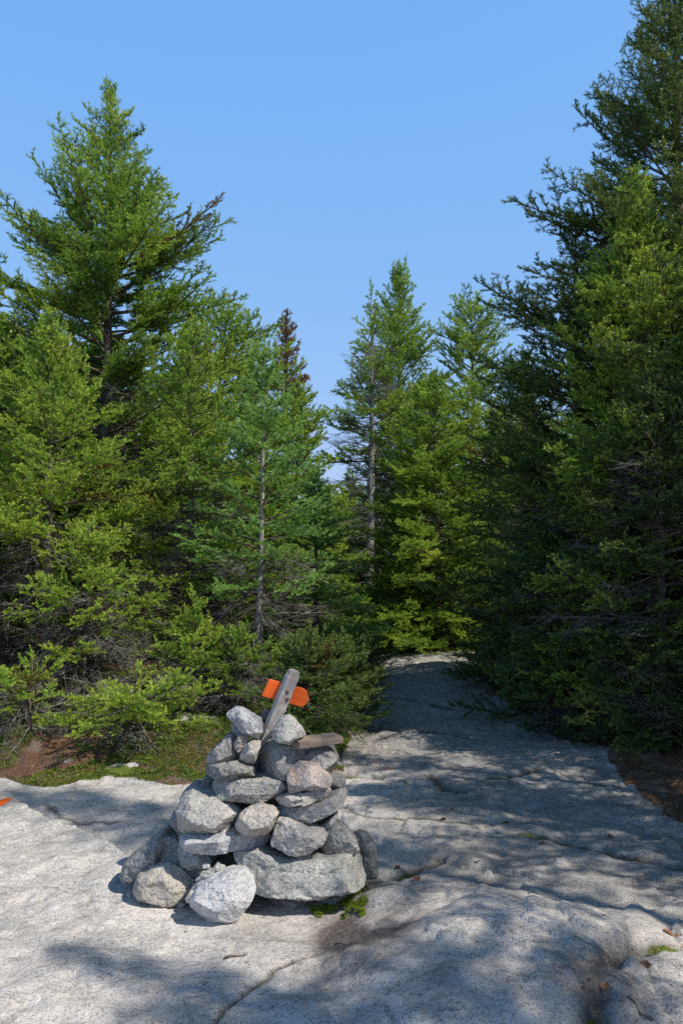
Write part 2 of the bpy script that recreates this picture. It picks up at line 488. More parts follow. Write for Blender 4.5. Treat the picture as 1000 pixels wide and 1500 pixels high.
def place(root, loc, rz=0, s=1.0, label=None, cat='tree', group=None):
    root.location = loc; root.rotation_euler = (0, 0, rz); root.scale = (s, s, s)
    return tag(root, label, cat, group)
def dup(root, loc, rz, s, label, cat='tree', group=None, needle=None):
    r = root.copy(); COL.objects.link(r)
    for ch in [c for c in bpy.data.objects if c.parent == root]:
        c = ch.copy(); COL.objects.link(c); c.parent = r
    for p in ('group',):
        if p in r and not group: del r[p]
    return place(r, loc, rz, s, label, cat, group)
#%%GROUND
# ------------------------------------------------------------------ ground
def seg_dist(X, Y, pts):
    """distance to a polyline and signed side (+ = left of travel)"""
    best = np.full_like(X, 1e9); sgn = np.zeros_like(X)
    for (x0, y0), (x1, y1) in zip(pts[:-1], pts[1:]):
        dx, dy = x1-x0, y1-y0; l2 = dx*dx+dy*dy
        t = np.clip(((X-x0)*dx+(Y-y0)*dy)/l2, 0, 1)
        d = np.hypot(X-x0-t*dx, Y-y0-t*dy)
        s = np.sign(dx*(Y-y0)-dy*(X-x0))
        m = d < best; best = np.where(m, d, best); sgn = np.where(m, s, sgn)
    return best, sgn
def in_poly(X, Y, poly):
    ins = np.zeros(X.shape, bool); n = len(poly)
    for i in range(n):
        x0, y0 = poly[i]; x1, y1 = poly[(i+1) % n]
        c = ((y0 > Y) != (y1 > Y)); xi = (x1-x0)*(Y-y0)/(y1-y0+1e-12)+x0
        ins ^= c & (X < xi)
    return ins
# edge of the bare rock: left front slab, behind the cairn, the whaleback path, and the right side
ROCK = [(-14, -8), (-14, 6.2), (-5.5, 6.9), (-2.75, 6.95), (-2.2, 6.75), (-1.75, 6.85), (-1.3, 6.65), (-.75, 6.75), (-.3, 6.7), (-.02, 7.3), (.15, 8.6), (.3, 10.5), (.5, 13), (.6, 15.5), (1.0, 18.5), (2.6, 18.5), (2.75, 15.5), (2.55, 13.2),
        (1.95, 11.5), (1.75, 10.6), (2.05, 9.3), (2.15, 8.2), (2.15, 7.0), (2.1, 6.2), (2.15, 5.3), (2.6, 4.6), (3.6, 3.2), (4.2, 0), (4.2, -8)]
CRACKS = [  # polyline in photo positions, depth, half width
    ([(300, 1505), (350, 1462), (400, 1422), (440, 1402), (470, 1395)], .018, .013),
    ([(845, 1560), (866, 1500), (868, 1462), (900, 1425), (950, 1405), (1010, 1395)], .075, .045),
    ([(505, 1138), (560, 1140), (620, 1143), (650, 1157), (685, 1168)], .05, .05),
    ([(690, 1150), (740, 1150), (785, 1141)], .03, .035),
    ([(500, 1186), (545, 1207), (600, 1212), (690, 1222)], .015, .02),
    ([(545, 1292), (590, 1280), (640, 1262)], .02, .04),
    ([(740, 1225), (830, 1235), (900, 1255), (1000, 1275)], .02, .03),
    ([(560, 1045), (640, 1060), (700, 1063)], .03, .05),
    ([(540, 1075), (600, 1088), (700, 1092)], .02, .04),
    ([(60, 1182), (110, 1200), (170, 1208)], .006, .02),
]
LEDGE = [(20, 1186), (70, 1212), (120, 1228), (150, 1242), (180, 1262), (205, 1290)]
def heights(X, Y):
    n1 = fbm2(X, Y, .45, 3, 1.0); n2 = fbm2(X, Y, 1.6, 3, 5.0); n3 = fbm2(X, Y, 9, 3, 9.0)
    rise = .25*sm(5.5, 14.3, Y)
    n4 = fbm2(X, Y, 3.3, 4, 14.0, .55); calm = sm(.35, 1.0, np.hypot(X+.25, Y-4.3))
    z = rise + .09*n1*sm(0, 6, np.abs(X+.2)+np.abs(Y-4.6)) + .02*n2*(.3+.7*calm) + .009*n4*(.4+.6*calm)*np.where(X > 0, 1.6, .8) + .006*n3
    # exfoliation steps: thin sheets of granite broken off along sharp edges
    q = (fbm2(X, Y, .75, 5, 33.0, .55)+.25*n3*.3)*2.2
    stp = np.floor(q)+sm(.0, .07, q-np.floor(q))
    z = z + .022*stp*calm*np.where(X > 0, 1.0, .35)*sm(2.0, 3.4, Y)
    # whaleback cross section of the path
    cx = 1.1+.07*(Y-9); wpath = sm(7, 10, Y)
    z = z - wpath*.10*np.clip(((X-cx)/1.1)**2, 0, 1.5)
    drop = np.clip(Y-15.3, 0, 200)
    z = z - (.15*drop*np.exp(-drop/14)) - .4*sm(16, 26, Y)
    z = z + 5.0*sm(38, 120, Y) + 2*sm(40, 100, -Y)+2*sm(30, 120, np.abs(X))
    # bulge bottom right
    c = gp(700, 1400)
    e = np.sqrt(((X-c[0])/.66)**2+((Y-c[1])/.8)**2)
    z = z + .115*np.clip(1-e**2.4, 0, 1)*(Y > 0)
    # hollow with dark soil right of the cairn
    c = gp(545, 1372); e = np.hypot((X-c[0])/.30, (Y-c[1])/.24); z = z - .03*np.exp(-e**2*1.2)
    # small bedrock knob right of cairn
    c = gp(560, 1328); e = np.hypot((X-c[0])/.16, (Y-c[1])/.14); z = z + .06*np.exp(-e**4)
    # hollow with leaves at the right edge
    c = gp(1000, 1360); e = np.hypot((X-c[0])/.16, (Y-c[1])/.2); z = z - .06*np.exp(-e**2)
    # ledge on the left slab: near side stands higher
    L = [tuple(gp(*p)) for p in LEDGE]
    d, s = seg_dist(X, Y, L)
    near = np.where(s < 0, np.exp(-(d/.55)**1.3)*.07, 0)   # near side (travel left->right, camera on the right)
    far = np.where(s >= 0, -np.exp(-(d/.18)**1.5)*.04, 0)
    fade = sm(L[0][0]-.5, L[0][0]+.2, X)*sm(L[-1][0]+.35, L[-1][0]-.05, X)
    z = z+(near+far)*fade
    cr = np.zeros_like(X)
    for pts, dep, w in CRACKS:
        P = [tuple(gp(*p)) for p in pts]
        wob = .035*fbm2(X, Y, 6, 3, 3.0)
        d, s = seg_dist(X+wob, Y+wob*.6, P)
        g = np.exp(-(d/w)**2); z = z - 1.25*dep*g*(.7+.5*fbm2(X, Y, 4, 2, 8.0)); cr = np.maximum(cr, g)
    # pits and scales on the path granite, darker rock with shade painted in
    z = z + .012*np.clip(fbm2(X, Y, 3.2, 4, 22.0, .6)-.15, 0, 1)*sm(.2, .9, X)
    inside = in_poly(X, Y, ROCK)
    d, _ = seg_dist(X, Y, ROCK+[ROCK[0]])
    sd = np.where(inside, -d, d) + .10*fbm2(X, Y, 1.7, 4, 31.0)
    soil = sm(-.04, .05, sd)
    bankL = np.where(X < 0, .26, .04)
    z = z + soil*(.02+bankL*sm(0, 1.2, sd)+.045*fbm2(X, Y, 2.6, 4, 12.0)*sm(0, .4, sd)) + soil*.012*fbm2(X, Y, 14, 3, 13.0)
    # pale rock patches inside the left bank
    pr = np.zeros_like(X)
    for (u, v, rx, ry) in ((182, 1131, .13, .10), (250, 1092, .2, .16)):
        c = gp(u, v, .05); e = np.hypot((X-c[0])/rx, (Y-c[1])/ry)+.25*fbm2(X, Y, 6, 2, 40.0)
        pr = np.maximum(pr, sm(1.1, .85, e))
    return z, soil*(1-pr), cr, sd, pr
def hz(x, y):
    return float(heights(np.array([float(x)]), np.array([float(y)]))[0][0])
def axis_grid(lo, hi, c0, c1, d0, g):
    a = list(np.arange(c0, c1, d0))
    d = d0; x = c1
    while x < hi: a.append(x); d *= g; x += d
    a.append(hi)
    d = d0; x = c0
    b = []
    while x > lo: d *= g; x -= d; b.append(max(x, lo))
    return np.array(sorted(set(b))+a)
xs = axis_grid(-160, 160, -1.9, 2.3, .0125, 1.022)
ys = axis_grid(-120, 260, 2.7, 5.6, .0125, 1.0105)
GX, GY = np.meshgrid(xs, ys)
X_, Y_ = GX.ravel(), GY.ravel()
Z_, SOIL, CRK, SD, PR = heights(X_, Y_)
nx, ny = len(xs), len(ys)
ii = (np.arange(ny-1)[:, None]*nx+np.arange(nx-1)[None, :]).ravel()
Fq = np.stack([ii, ii+1, ii+nx+1, ii+nx], 1)
# moss where the bank meets the rock and in cracks; stain = dark peaty film
mossm = np.exp(-((SD-.10)/.12)**2)*sm(-.1, .25, fbm2(X_, Y_, 2.2, 3, 50.0))*(X_ < .4) + .45*np.exp(-((SD-.15)/.2)**2)*sm(.1, .4, fbm2(X_, Y_, 2.2, 3, 51.0))*(X_ >= .4)
mossm = np.maximum(mossm, .75*CRK*sm(.0, .5, fbm2(X_, Y_, 5, 2, 52.0)))
mossm = np.maximum(mossm, SOIL*sm(.05, .5, fbm2(X_, Y_, 1.3, 4, 53.0))*.85*(X_ < .4))
def blob(u, v, rx, ry):
    c = gp(u, v); return np.exp(-(((X_-c[0])/rx)**2+((Y_-c[1])/ry)**2))
stain = np.clip(1.35*blob(545, 1362, .2, .24)+.5*blob(500, 1385, .26, .16)+.42*blob(530, 1450, .3, .25)+.2*blob(420, 1380, .4, .2)+.2*blob(620, 1480, .25, .2)+.5*blob(890, 1470, .3, .3)+.6*blob(250, 1325, .2, .07), 0, 1)
stain = np.clip(stain*(.75+.8*fbm2(X_, Y_, 5, 4, 60.0)), 0, 1)
path_rock_shade = sm(.0, .6, X_-.12*(Y_-4.8)+.25*fbm2(X_, Y_, .9, 3, 70.0))*sm(4.1, 4.9, Y_+.15*X_) + sm(6.9, 7.6, Y_)*(X_ > -.3)  # darkens the path: darker rock plus tree shade painted into its colour
path_rock_shade = np.clip(path_rock_shade, 0, 1)
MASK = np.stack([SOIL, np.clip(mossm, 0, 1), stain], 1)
MASK2 = np.stack([path_rock_shade, CRK, PR], 1)
def ground_mat():
    m, nt = new_mat('granite_and_forest_floor'); T = NT(nt)
    co = T.n('ShaderNodeNewGeometry').outputs['Position']
    a = T.n('ShaderNodeSeparateColor', inp={'Color': T.n('ShaderNodeAttribute', attribute_name='mask').outputs['Color']})
    b = T.n('ShaderNodeSeparateColor', inp={'Color': T.n('ShaderNodeAttribute', attribute_name='mask2').outputs['Color']})
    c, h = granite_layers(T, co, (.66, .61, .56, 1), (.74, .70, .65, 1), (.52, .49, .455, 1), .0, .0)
    d, h2 = granite_layers(T, co, (.29, .272, .248, 1), (.37, .35, .32, 1), (.17, .162, .15, 1), .35, .0)  # path granite, its dark tone partly standing in for tree shade
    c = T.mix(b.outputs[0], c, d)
    c = T.mix(T.mr(T.noise(co, 1.7, 5, .65), .42, .66, 0, .6), c, T.mix(.5, c, (.25, .235, .225, 1)))
    # pinkish feldspar veins and pale worn patches
    c = T.mix(T.mr(T.noise(co, 6, 5, .7, .5), .6, .72, 0, .35), c, (.52, .40, .34, 1))
    c = T.mix(T.mr(T.noise(co, 2.6, 6, .72), .58, .7, 0, .5), c, (.64, .63, .62, 1))
    v = T.vor(co, 42); c = T.mix(T.math('MULTIPLY', T.mr(v.outputs['Distance'], .16, .1), .6), c, (.78, .78, .78, 1))
    # long worn streaks and dark water lines following the slope
    mp = T.n('ShaderNodeMapping', inp={'Vector': co, 'Scale': (1.0, 2.6, 1.0), 'Rotation': (0, 0, .5)}).outputs[0]
    st = T.noise(mp, 4.5, 6, .72, .8)
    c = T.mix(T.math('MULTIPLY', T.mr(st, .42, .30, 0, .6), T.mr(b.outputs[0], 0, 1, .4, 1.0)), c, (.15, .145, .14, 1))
    c = T.mix(T.mr(T.math('ABSOLUTE', T.math('SUBTRACT', T.noise(mp, 1.7, 5, .6, .5), .5)), .012, .003, 0, .45), c, (.10, .095, .09, 1))
    c = T.mix(T.math('MULTIPLY', b.outputs[1], .8, True), c, (.05, .045, .035, 1))
    # stain
    sn = T.mr(T.math('ADD', a.outputs[2], T.mr(T.noise(co, 15, 7, .78), 0, 1, -.55, .55)), .05, .95)
    c = T.mix(T.math('MULTIPLY', sn, .9), c, T.mix(T.mr(T.noise(co, 70, 4, .7), .4, .65), (.035, .026, .024, 1), (.15, .115, .105, 1)))
    # black pits
    pn = T.noise(co, 33, 5, .75); c = T.mix(T.mr(pn, .36, .3, 0, .65), c, (.08, .08, .08, 1))
    # soil: reddish needle litter
    s1 = T.noise(co, 60, 5, .75); s2 = T.noise(co, 5, 4, .6)
    sc = T.mix(T.mr(s1, .35, .68), (.035, .02, .013, 1), (.23, .125, .075, 1))
    sc = T.mix(T.mr(s2, .5, .65, 0, .7), sc, T.mix(s1, (.05, .04, .03, 1), (.30, .27, .22, 1)))
    edge = T.math('ADD', a.outputs[0], T.mr(T.noise(co, 11, 5, .7), 0, 1, -.45, .45))
    sf = T.mr(edge, .42, .56)
    c = T.mix(sf, c, sc)
    mo = T.math('ADD', a.outputs[1], T.mr(T.noise(co, 16, 5, .7), 0, 1, -.4, .4))
    mf = T.mr(mo, .45, .62)
    mc = T.mix(T.mr(T.noise(co, 90, 4, .7), .35, .65), (.035, .06, .01, 1), (.17, .22, .03, 1))
    c = T.mix(mf, c, mc)
    hh = T.math('ADD', h, T.math('MULTIPLY', T.math('ADD', sf, mf), T.math('MULTIPLY', s1, 1.2)))
    nrm = T.bump(hh, .8, .010)
    T.out(T.bsdf(c, .8, nrm, .25)); return m
M['ground'] = ground_mat()
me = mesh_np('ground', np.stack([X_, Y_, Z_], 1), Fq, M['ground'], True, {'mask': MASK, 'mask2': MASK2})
tag(link('ground', me), kind='structure')
#%%CAIRN
# ------------------------------------------------------------------ cairn stones
def TZ(p): return [(290+.22*u, 970+.22*v) for u, v in p]
def BL(p): return [(170+.2*u, 1140+.2*v) for u, v in p]
def BR(p): return [(340+.22*u, 1140+.22*v) for u, v in p]
CUBE = None
def cube_sphere(n):
    a = np.linspace(-1, 1, n); A, B = np.meshgrid(a, a); A = A.ravel(); B = B.ravel(); one = np.ones_like(A)
    V = []; Fs = []; o = 0
    for f in range(6):
        s = 1 if f % 2 == 0 else -1; ax = f//2
        c = [A, B]; c.insert(ax, one*s)
        V.append(np.stack(c, 1))
        i = (np.arange(n-1)[:, None]*n+np.arange(n-1)[None, :]).ravel()
        q = np.stack([i, i+1, i+n+1, i+n], 1)
        if (s > 0) == (ax == 1): q = q[:, ::-1]
        Fs.append(q+o); o += n*n
    V = np.concatenate(V); Fq = np.concatenate(Fs)
    V = np.tan(V*math.pi/4)
    V /= np.linalg.norm(V, axis=1)[:, None]
    key = np.round(V*1e5).astype(np.int64)
    _, idx, inv = np.unique(key, axis=0, return_index=True, return_inverse=True)
    return V[idx], inv.reshape(-1)[Fq]
def poly_radius(poly, th):
    """distance from the origin to the polygon along angle th"""
    P = np.array(poly); Q = np.roll(P, -1, 0)
    dx, dy = np.cos(th), np.sin(th)
    best = np.full(th.shape, 0.0)
    for p, q in zip(P, Q):
        e = q-p; den = dx*e[1]-dy*e[0]
        with np.errstate(divide='ignore', invalid='ignore'):
            t = (p[0]*e[1]-p[1]*e[0])/den; s = (p[0]*dy-p[1]*dx)/den
        ok = (np.abs(den) > 1e-9) & (t > 0) & (s >= -1e-6) & (s <= 1+1e-6)
        best = np.where(ok, np.maximum(best, t), best)
    return best
def stone(label, poly, Yc, D, mat, seed, blocky=.55, facets=9, rough=1.0, name='cairn_stone', group=None, back=None, tilt=0.0, res=None, sit=False, cat='rock'):
    rng = np.random.default_rng(seed)
    P = np.array([at(u, v, Yc) for u, v in poly])
    x, z = P[:, 0], P[:, 2]
    # area centroid
    x2, z2 = np.roll(x, -1), np.roll(z, -1); cr = x*z2-x2*z; A = cr.sum()/2
    cx, cz = ((x+x2)*cr).sum()/(6*A), ((z+z2)*cr).sum()/(6*A)
    size = max(np.ptp(x), np.ptp(z))
    x = cx+(x-cx)*1.03; z = cz+(z-cz)*1.03+.004
    n = res or (56 if size > .25 else 40 if size > .12 else 26)
    V, Fs = cube_sphere(n)
    a, b, c = V[:, 0], V[:, 1], V[:, 2]
    th = np.arctan2(c, a); s = np.sqrt(a*a+c*c)
    # slightly rounded outline
    R = sum(poly_radius(list(zip(x-cx, z-cz)), th+o)*w for o, w in ((-.045, .25), (0, .5), (.045, .25)))
    rr = R*np.power(s, blocky)
    dep = np.where(b < 0, D, back or D*1.1)
    yy = np.sign(b)*dep*np.power(np.abs(b), .75)
    W = np.stack([rr*np.cos(th), yy+tilt*rr*np.sin(th), rr*np.sin(th)], 1)
    # irregular depth outline
    W[:, 1] *= 1+.18*fbm(V*1.6+seed, 2)
    for i in range(facets):
        nn = rng.normal(0, 1, 3); nn[1] = -abs(nn[1])-.5 if rng.uniform() < .75 else abs(nn[1])+.5
        nn /= np.linalg.norm(nn)
        pr = W @ nn; d = pr.max()*rng.uniform(.70, .86)
        ov = np.clip(pr-d, 0, None)
        W -= nn[None, :]*(ov*.95)[:, None]
    nrm = V*np.array([1, 1, 1])
    q = W/size
    amp = size*.03*rough
    disp = amp*fbm(q*3.2+seed*3.1, 3, .55)+amp*.4*fbm(q*13+seed, 3, .6)
    disp -= amp*.6*np.clip(.12-np.abs(noise3(q*4.5+seed*7)), 0, 1)/.12*.5
    W += nrm*disp[:, None]
    me = mesh_np(name, W, Fs, M[mat], True)
    o = link(name, me, None, (cx, Yc, cz))
    return tag(o, label, cat, group)
def ysit(v): return gp(500, v)[1]
S = stone
S('large long grey granite slab forming the widest base course of the cairn', BR([(15, 490), (60, 478), (220, 472), (330, 518), (380, 524), (480, 512), (700, 520), (820, 515), (870, 520), (905, 560), (912, 650), (890, 700), (800, 742), (640, 762), (500, 767), (400, 757), (250, 757), (160, 735), (120, 690), (85, 620), (40, 560)]), 4.32, .15, 'green', 11, .35, 5, .8, res=90)
S('bright white rounded boulder at the front foot of the cairn', BL([(550, 860), (600, 790), (700, 730), (830, 685), (930, 685), (995, 750), (1012, 820), (990, 910), (940, 980), (880, 1040), (790, 1068), (700, 1045), (610, 980), (560, 920)]), ysit(1349)+.02, .14, 'pale', 12, .6, 7, .7, res=80)
S('rounded beige boulder on the ground left of the white one', BL([(142, 780), (170, 700), (300, 640), (420, 612), (500, 650), (565, 715), (570, 770), (540, 850), (480, 900), (380, 925), (320, 950), (240, 930), (195, 880), (150, 840)]), ysit(1327)+.02, .13, 'beige', 13, .6, 6, .6, res=80)
S('long dark stone leaning up against the left side of the cairn', BL([(45, 700), (75, 610), (200, 500), (330, 390), (400, 345), (440, 370), (478, 440), (450, 500), (400, 580), (300, 650), (200, 720), (130, 755), (60, 745)]), 4.5, .12, 'dark', 14, .6, 5, .6, res=80)
S('small flat dark stone lying by the left foot of the beige boulder', BL([(72, 850), (110, 812), (150, 815), (190, 850), (190, 900), (140, 905), (90, 895)]), ysit(1320), .05, 'dark', 15)
S('greenish mossy stone in the dark gap left of the long slab', BL([(452, 540), (480, 470), (560, 490), (690, 520), (730, 590), (650, 635), (520, 645), (470, 600)]), 4.42, .14, 'green', 16)
S('light broken chunk wedged behind the white boulder', BL([(595, 740), (640, 690), (700, 675), (740, 625), (780, 650), (785, 700), (740, 730), (640, 757)]), 4.25, .06, 'green', 17, .6, 9, 2.0)
S('pebble sitting on the broken chunk inside the gap', BL([(632, 640), (660, 622), (690, 635), (690, 655), (670, 668), (640, 662)]), 4.26, .02, 'pale', 18, name='pebble', cat='pebble')
S('tan pebble in the shade between the beige and white boulders', BL([(445, 920), (490, 908), (512, 930), (480, 955), (450, 952)]), ysit(1330), .02, 'tan', 19, name='pebble', cat='pebble')
S('small pale stone squeezed upright between the beige and white boulders', BL([(508, 885), (545, 830), (575, 850), (560, 910), (515, 920)]), 4.16, .035, 'tan', 20)
S('cream coloured stone peeping out behind the beige and white boulders', BL([(560, 800), (600, 765), (660, 758), (660, 800), (610, 850), (565, 850)]), 4.24, .05, 'tan', 21)
S('big light grey boulder with pink streaks on the left shoulder', BL([(462, 190), (480, 140), (550, 103), (650, 105), (740, 125), (830, 165), (900, 220), (922, 255), (890, 310), (860, 352), (800, 370), (660, 387), (560, 402), (500, 385), (475, 350), (475, 260)]), 4.38, .17, 'grey', 22, .5, 8, .8, res=90)
S('narrow upright stone at the far left behind the big boulder', BL([(405, 275), (425, 256), (475, 275), (490, 340), (530, 395), (500, 430), (440, 365), (410, 310)]), 4.5, .1, 'dim', 23)
S('rough dark stone half hidden behind the big left boulder', BL([(475, 160), (500, 100), (575, 38), (640, 35), (720, 60), (720, 150), (600, 190), (500, 190)]), 4.62, .1, 'dim', 24)
S('flat hollowed light slab under the big left boulder', [(268, 1230), (273, 1221), (290, 1219), (318, 1216), (345, 1214), (360, 1219), (374, 1221), (387, 1220), (394, 1226), (390, 1239), (374, 1244), (340, 1241), (310, 1243), (286, 1242), (272, 1237)], 4.36, .16, 'pale', 25, .4, 5, .8, res=70)
S('roundish stone speckled white and tan at the middle of the cairn', BR([(28, 310), (60, 240), (120, 190), (190, 180), (270, 200), (308, 240), (285, 280), (275, 340), (215, 375), (150, 388), (90, 375), (50, 345)]), 4.27, .1, 'tan', 26, .5, 9, .8)
S('wedge stone with a reddish corner sitting on the long slab', BR([(262, 400), (290, 310), (318, 255), (400, 270), (500, 320), (600, 350), (632, 385), (610, 430), (520, 480), (450, 498), (380, 495), (300, 450), (265, 430)]), 4.3, .12, 'grey', 27, .45, 8, .9, res=66)
S('pitted grey block sitting on the right end of the long slab', BR([(560, 490), (600, 430), (620, 380), (605, 345), (660, 290), (690, 282), (760, 330), (810, 400), (848, 470), (840, 500), (780, 514), (650, 495)]), 4.38, .12, 'dim', 28, .5, 9, 1.0, res=66)
S('tall dark stone standing behind the right end of the slab', BR([(780, 400), (850, 360), (900, 370), (945, 440), (965, 560), (968, 640), (920, 695), (860, 700), (840, 550)]), 4.55, .1, 'dark', 29, .5)
S('small stone wedged under the light pointed slab on the right', BR([(560, 330), (640, 270), (695, 212), (706, 245), (690, 270), (640, 310), (600, 340)]), 4.4, .1, 'grey', 30)
S('flat dark stone underneath the long slab touching the ground', BR([(205, 760), (300, 750), (530, 765), (552, 800), (520, 835), (430, 857), (330, 850), (260, 810)]), ysit(1327)+.08, .1, 'dim', 31, .5, 5)
S('dark stone deep under the right half of the long slab', BR([(540, 750), (740, 745), (850, 740), (800, 820), (690, 855), (580, 850)]), 4.42, .1, 'dark', 32, .5, 5)
S('light pointed slab sticking out on the right side', BR([(290, 205), (310, 178), (430, 162), (560, 140), (650, 108), (740, 80), (757, 118), (730, 175), (650, 225), (590, 255), (520, 279), (460, 272), (390, 240), (310, 225)]), 4.4, .17, 'grey', 33, .45, 6, .8, res=66)
S('thin brown tinted slat of rock under the pinkish stone', TZ([(520, 918), (545, 890), (600, 872), (680, 858), (780, 833), (850, 826), (883, 860), (875, 905), (800, 916), (700, 937), (600, 947), (535, 942)]), 4.35, .12, 'tan', 34, .45, 6)
S('pinkish four sided stone on the right of the upper courses', TZ([(597, 740), (620, 700), (680, 667), (740, 678), (800, 688), (850, 740), (895, 783), (880, 815), (800, 830), (700, 845), (613, 864), (606, 800)]), 4.36, .12, 'pink', 35, .45, 8, .8)
S('small grey stone poking out behind the pinkish stone', TZ([(840, 800), (860, 745), (920, 738), (972, 758), (984, 800), (960, 838), (860, 840)]), 4.5, .1, 'dim', 36)
S('long lens shaped dark grey stone across the upper left', TZ([(96, 820), (113, 775), (170, 755), (300, 755), (480, 760), (560, 778), (607, 830), (600, 865), (540, 892), (440, 912), (300, 907), (200, 902), (118, 872)]), 4.42, .17, 'dim', 37, .45, 7, .8, res=80)
S('blue grey sliver of rock left of the lens shaped stone', TZ([(40, 800), (60, 745), (140, 748), (130, 820), (100, 870), (45, 870)]), 4.55, .1, 'dark', 38)
S('thin dark flat stone below the two leaning left stones', TZ([(37, 705), (100, 680), (180, 668), (268, 656), (330, 663), (382, 690), (390, 748), (300, 750), (150, 747), (50, 742)]), 4.43, .15, 'dark', 39, .45, 6, 1.3)
S('large smooth grey boulder carrying the signpost', TZ([(408, 610), (436, 555), (500, 523), (570, 525), (660, 545), (710, 580), (720, 660), (680, 730), (610, 778), (540, 768), (450, 747), (412, 710)]), 4.5, .17, 'dim', 40, .5, 5, .55, res=80)
S('round boulder at the upper right under the wooden block', TZ([(670, 680), (690, 600), (760, 565), (840, 555), (900, 572), (936, 630), (925, 690), (880, 738), (800, 742), (720, 720)]), 4.54, .15, 'dim', 41, .6, 3, .5, res=66)
S('pale topped triangular stone leaning on the front of the post', TZ([(490, 495), (510, 430), (550, 370), (600, 354), (640, 375), (690, 440), (718, 490), (650, 515), (620, 547), (540, 532), (500, 515)]), 4.37, .09, 'green', 42, .5, 7, .7)
S('rough stone tapering upward at the left of the upper cairn', TZ([(150, 545), (200, 480), (240, 477), (263, 530), (252, 570), (268, 610), (268, 645), (230, 662), (100, 682), (60, 652), (85, 605), (120, 565)]), 4.46, .11, 'dim', 43, .5, 9, 1.1)
S('tan and white chip below the silvery top rock', TZ([(246, 540), (272, 488), (325, 480), (352, 510), (320, 545), (292, 592), (272, 607), (250, 580)]), 4.42, .06, 'tan', 44)
S('grey block with a tan top beside the foot of the post', TZ([(283, 600), (320, 550), (370, 521), (412, 538), (425, 560), (400, 600), (390, 655), (372, 682), (320, 668), (283, 642)]), 4.4, .08, 'tan', 45)
S('brownish stone supporting the silvery top rock', TZ([(226, 400), (260, 415), (330, 470), (320, 500), (290, 510), (255, 502), (230, 455)]), 4.5, .07, 'dim', 46)
S('silvery grey rock perched at the top left of the cairn', TZ([(203, 342), (245, 311), (290, 310), (345, 343), (400, 378), (430, 420), (434, 470), (405, 518), (350, 492), (300, 465), (250, 400), (213, 378)]), 4.44, .09, 'silver', 47, .5, 8, 1.1, res=66)
S('reddish brown stone left of the post', TZ([(424, 345), (445, 311), (470, 322), (492, 345), (482, 400), (440, 414), (428, 380)]), 4.58, .04, 'rusty', 48)
S('grey sliver peeping out behind the silvery top rock', TZ([(380, 380), (415, 360), (440, 370), (440, 420), (400, 440)]), 4.56, .05, 'dim', 49)
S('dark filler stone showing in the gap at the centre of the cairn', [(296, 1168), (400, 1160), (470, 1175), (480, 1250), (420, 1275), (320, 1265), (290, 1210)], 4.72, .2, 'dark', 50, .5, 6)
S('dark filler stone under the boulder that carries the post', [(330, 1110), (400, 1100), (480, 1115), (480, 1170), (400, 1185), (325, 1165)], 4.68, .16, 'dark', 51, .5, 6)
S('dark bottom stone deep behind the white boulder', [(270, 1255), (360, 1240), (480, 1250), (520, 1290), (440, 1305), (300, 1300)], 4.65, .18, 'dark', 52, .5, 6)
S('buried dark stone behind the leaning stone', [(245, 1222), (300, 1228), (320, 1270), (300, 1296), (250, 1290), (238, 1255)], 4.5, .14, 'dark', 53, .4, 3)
# ------------------------------------------------------------------ signpost
def bevel_box(name, sx, sy, sz, mat, parent, loc=(0, 0, 0), rot=None, bev=.004, rough=.0015, top=None, seed=0, outline=None):
    """board with worn edges; optional outline polygon in x-z, extruded along y"""
    import bmesh
    bm = bmesh.new()
    if outline is None: outline = [(-sx/2, -sz/2), (sx/2, -sz/2), (sx/2, sz/2), (-sx/2, sz/2)]
    vs = [bm.verts.new((x, -sy/2, z)) for x, z in outline]
    f = bm.faces.new(vs)
    r = bmesh.ops.extrude_face_region(bm, geom=[f])
    for v in [g for g in r['geom'] if isinstance(g, bmesh.types.BMVert)]: v.co.y += sy
    bmesh.ops.recalc_face_normals(bm, faces=bm.faces)
    bmesh.ops.bevel(bm, geom=list(bm.edges), offset=bev, segments=2, profile=.6, affect='EDGES')
    bmesh.ops.triangulate(bm, faces=bm.faces[:])
    for _ in range(4):
        long_e = [e for e in bm.edges if e.calc_length() > .012]
        if not long_e: break
        bmesh.ops.subdivide_edges(bm, edges=long_e, cuts=1, use_grid_fill=False)
        bmesh.ops.triangulate(bm, faces=bm.faces[:])
    co = np.array([v.co[:] for v in bm.verts])
    dn = fbm(co*np.array([45, 45, 45])+seed, 3)*rough+fbm(co*np.array([120, 120, 9])+seed, 2)*rough*.6
    bm.normal_update()
    for v, d in zip(bm.verts, dn): v.co += v.normal*d
    me = bpy.data.meshes.new(name); bm.to_mesh(me); bm.free(); me.materials.append(M[mat])
    o = link(name, me, parent, loc)
    if rot is not None: o.rotation_euler = rot
    return o
pb, pt = at(290+.22*425, 970+.22*585, 4.49), at(290+.22*645, 970+.22*48, 4.52)
L = float(np.linalg.norm(pt-pb)); dvec = (pt-pb)/L
tilt = math.atan2(dvec[0], dvec[2])
post = empty('trail_marker', tuple(pb), 0, label='leaning weathered wooden post with an orange painted crossboard on top of the cairn', cat='signpost')
post.rotation_euler = (rad(-3), tilt, 0)
yaw = rad(24)
hw = .034
hw = .031
ol = [(-.022, -.03), (-.012, -.04), (-.002, .04), (.012, .10), (hw*.8, .16), (hw, .22), (hw, L-.035), (hw*.85, L-.008), (.006, L), (-.014, L-.004), (-hw*.75, L-.012), (-hw, L-.045), (-hw, .12), (-hw*.95, .04)]
pp = bevel_box('post', .062, .045, L, 'post_wood', post, (0, 0, 0), (0, 0, yaw), .004, .0022, outline=ol, seed=3)
zb = L*.70
